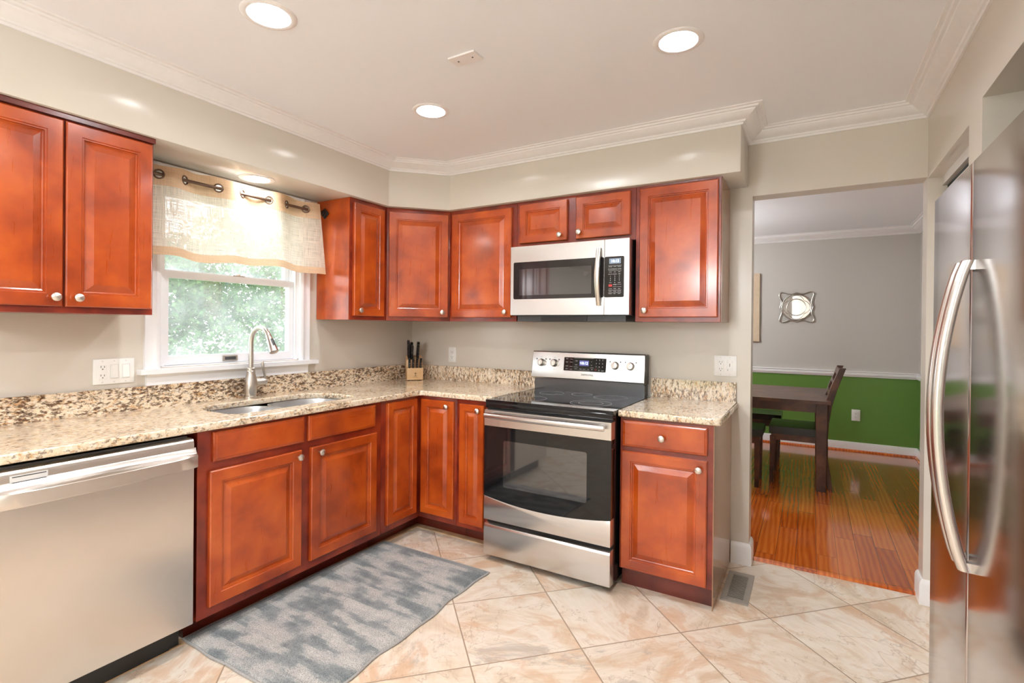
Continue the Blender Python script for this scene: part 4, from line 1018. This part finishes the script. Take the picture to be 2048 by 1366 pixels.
m.build('pile', 'rug_pile', rg, smooth=180)
m = MB(); m.tube([(p.x, p.y, .0055) for p in bd_pts[::2]], .0052, 8, True); m.build('binding', 'rug_binding', rg)
vt = thing('floor_register', (2.483, -.305, 0), 'brown metal floor register with slots beside the doorway baseboard', 'floor vent')
m = MB(); m.box(2.420, 2.546, -.475, -.133, 0, .002); m.mi = 1
fr = [(2.420, 2.446), (2.520, 2.546)]
m.mi = 0
for a, b in fr: m.box(a, b, -.475, -.133, .002, .007, .001, 1)
m.box(2.446, 2.520, -.475, -.440, .002, .007, .001, 1); m.box(2.446, 2.520, -.168, -.133, .002, .007, .001, 1)
NS = 18
for k in range(NS): y = -.440+.272*(k+.5)/NS; m.box(2.446, 2.520, y-.0030, y+.0030, .0045, .0068)
m.build('grille', 'register_metal', vt)
m = MB(); m.box(2.447, 2.519, -.44, -.168, .0021, .0026); m.build('duct_shadow', 'gap_shade', vt)

# ================================================================== DINING ROOM
t = thing('dining_table', (2.2, 2.27, 0), 'dark brown wooden dining table seen through the doorway', 'table')
TX0, TX1, TY0, TY1 = 1.25, 2.940, 1.725, 2.84
m = MB(); m.box(TX0, TX1, TY0, TY1, .724, .750, .004, 2); m.build('tabletop', 'espresso_h', t)
m = MB(); m.box(TX0+.10, TX1-.105, TY0+.028, TY0+.050, .648, .724); m.box(TX0+.10, TX1-.105, TY1-.050, TY1-.028, .648, .724)
m.box(TX1-.05, TX1-.028, TY0+.1, TY1-.1, .648, .724); m.box(TX0+.028, TX0+.05, TY0+.1, TY1-.1, .648, .724); m.build('apron', 'espresso_h', t)
for lx in (TX0+.02, TX1-.105):
    for ly in (TY0+.012, TY1-.097):
        m = MB(); L = [[(lx+.0425+a*q, ly+.0425+b*q, z) for a, b in ((-1, -1), (1, -1), (1, 1), (-1, 1))] for q, z in ((.034, 0), (.0425, .60), (.0425, .724))]
        F = m.loops(L, True, True); m.bevel(F, .003, 1); m.build('leg', 'espresso_v', t)
# chair at the table's right end, facing left
ch = thing('dining_chair', (2.72, 2.07, 0), 'dark wooden dining chair with black vinyl seat at the right end of the table', 'chair')
cy0, cy1 = 1.845, 2.285
for yy in (cy0, cy1-.04):
    m = MB(); L = [[(xc+a*hx, yy+.02+b*.018, z) for a, b in ((-1, -1), (1, -1), (1, 1), (-1, 1))] for xc, hx, z in ((2.505, .016, 0), (2.515, .022, .30), (2.515, .024, .405))]
    F = m.loops(L, True, True); m.bevel(F, .003, 1); m.build('leg', 'espresso_v', ch)
    m = MB(); L = [[(xc+a*hx, yy+.02+b*.018, z) for a, b in ((-1, -1), (1, -1), (1, 1), (-1, 1))] for xc, hx, z in ((2.945, .020, 0), (2.925, .022, .10), (2.905, .024, .25), (2.900, .026, .42), (2.905, .028, .55), (2.925, .028, .70), (2.965, .027, .85), (3.025, .024, 1.02))]
    F = m.loops(L, True, True); m.bevel(F, .003, 1); m.build('leg', 'espresso_v', ch)
m = MB(); m.box(2.51, 2.90, cy0+.006, cy0+.030, .375, .430, .002); m.box(2.51, 2.90, cy1-.030, cy1-.006, .375, .430, .002); m.box(2.500, 2.524, cy0+.03, cy1-.03, .375, .430, .002); m.box(2.885, 2.91, cy0+.03, cy1-.03, .375, .430, .002); m.build('seat_frame', 'espresso_h', ch)
m = MB(); m.box(2.485, 2.895, cy0-.004, cy1+.004, .428, .492, .022, 4); m.build('seat', 'black_vinyl', ch)
for (zc, xc, hh) in ((.985, 3.008, .05), (.895, 2.980, .03), (.80, 2.950, .035)):
    m = MB(); dz = Vector((.33, 0, 1)).normalized(); m.obox(Vector((xc-.012, cy0+.036, zc-hh/2)), Y, dz, dz.cross(Y), .369, hh, .016, .002, 1); m.build('back_slat', 'espresso_h', ch)
bn = thing('bench', (1.95, 1.76, 0), 'dark wooden bench with black padded seat tucked under the near side of the table', 'bench', 'dining benches')
m = MB(); m.box(1.42, 2.452, 1.575, 1.930, .435, .492, .020, 4); m.build('seat', 'black_vinyl', bn)
m = MB(); m.box(1.45, 2.425, 1.600, 1.622, .37, .436); m.box(1.45, 2.425, 1.882, 1.904, .37, .436); m.box(2.403, 2.425, 1.62, 1.885, .37, .436); m.box(1.45, 1.472, 1.62, 1.885, .37, .436); m.build('seat_frame', 'espresso_h', bn)
for lx in (1.445, 2.39):
    for ly in (1.590, 1.870):
        m = MB(); F = m.loops([[(lx+.021+a*q, ly+.021+b*q, z) for a, b in ((-1, -1), (1, -1), (1, 1), (-1, 1))] for q, z in ((.017, 0), (.021, .3), (.021, .436))], True, True); m.build('leg', 'espresso_v', bn)
copy_tree(bn, (2.05, 2.68, 0), 0, 'dark bench with black padded seat at the far side of the table')
# mirror on the far wall
mc_ = Vector((2.645, DY1-.012, 1.597)); t = thing('wall_mirror', mc_, 'small silver wall mirror with looping quatrefoil frame on the dining room wall', 'mirror')
Rm = .148
def mp(a, b, off=0): return mc_+X*a+Z*b-Y*off
def frame_pts():
    P = []; S = .178
    # ogee-cornered square outline with small points at mid-sides
    q = [(0, .172), (-.028, .155), (-.07, .148), (-.115, .166), (-.155, .176), (-.180, .150), (-.170, .112), (-.150, .07), (-.156, .028)]
    side = q
    def rot(p, k):
        x, y = p
        for _ in range(k): x, y = -y, x
        return (x, y)
    for k in range(4): P += [rot(p, k) for p in side]
    return P
def smooth_closed(P, it=3):
    P = [Vector(p) for p in P]
    for _ in range(it):
        Q = []
        for a, b in zip(P, P[1:]+P[:1]): Q += [a*.75+b*.25, a*.25+b*.75]
        P = Q
    return P
m = MB(); m.tube([mp(p.x, p.y, .006) for p in smooth_closed(frame_pts(), 2)], .0062, 8, True, flat=(0, 1, 0)); m.build('outer_frame', 'silver_frame', t)
m = MB(); m.lathe([(Rm, 0), (Rm, .004)], mp(0, 0, -.008), -Y, 48); m.build('mirror_glass', 'mirror_glass', t)
m = MB(); m.ring(mp(0, 0, .006), Y, Rm, .0065, 48, 8); m.ring(mp(0, 0, .006), Y, .096, .0045, 40, 8)
for k in range(4):
    cx, cy = .062*math.cos(k*PI/2), .062*math.sin(k*PI/2); a0 = k*PI/2
    m.tube([mp(cx+.076*math.cos(a0+th), cy+.076*math.sin(a0+th), .005) for th in np.linspace(-1.35, 1.35, 18)], .0034, 6)
m.build('ring_tracery', 'silver_frame', t)
m = MB(); m.box(1.50, 2.262, DY1-.035, DY1-.002, 1.19, 2.005, .003); o = m.build('canvas', 'canvas_tan'); tag(o, 'tan canvas edge hanging on the dining room wall just past the doorway jamb', 'wall art')
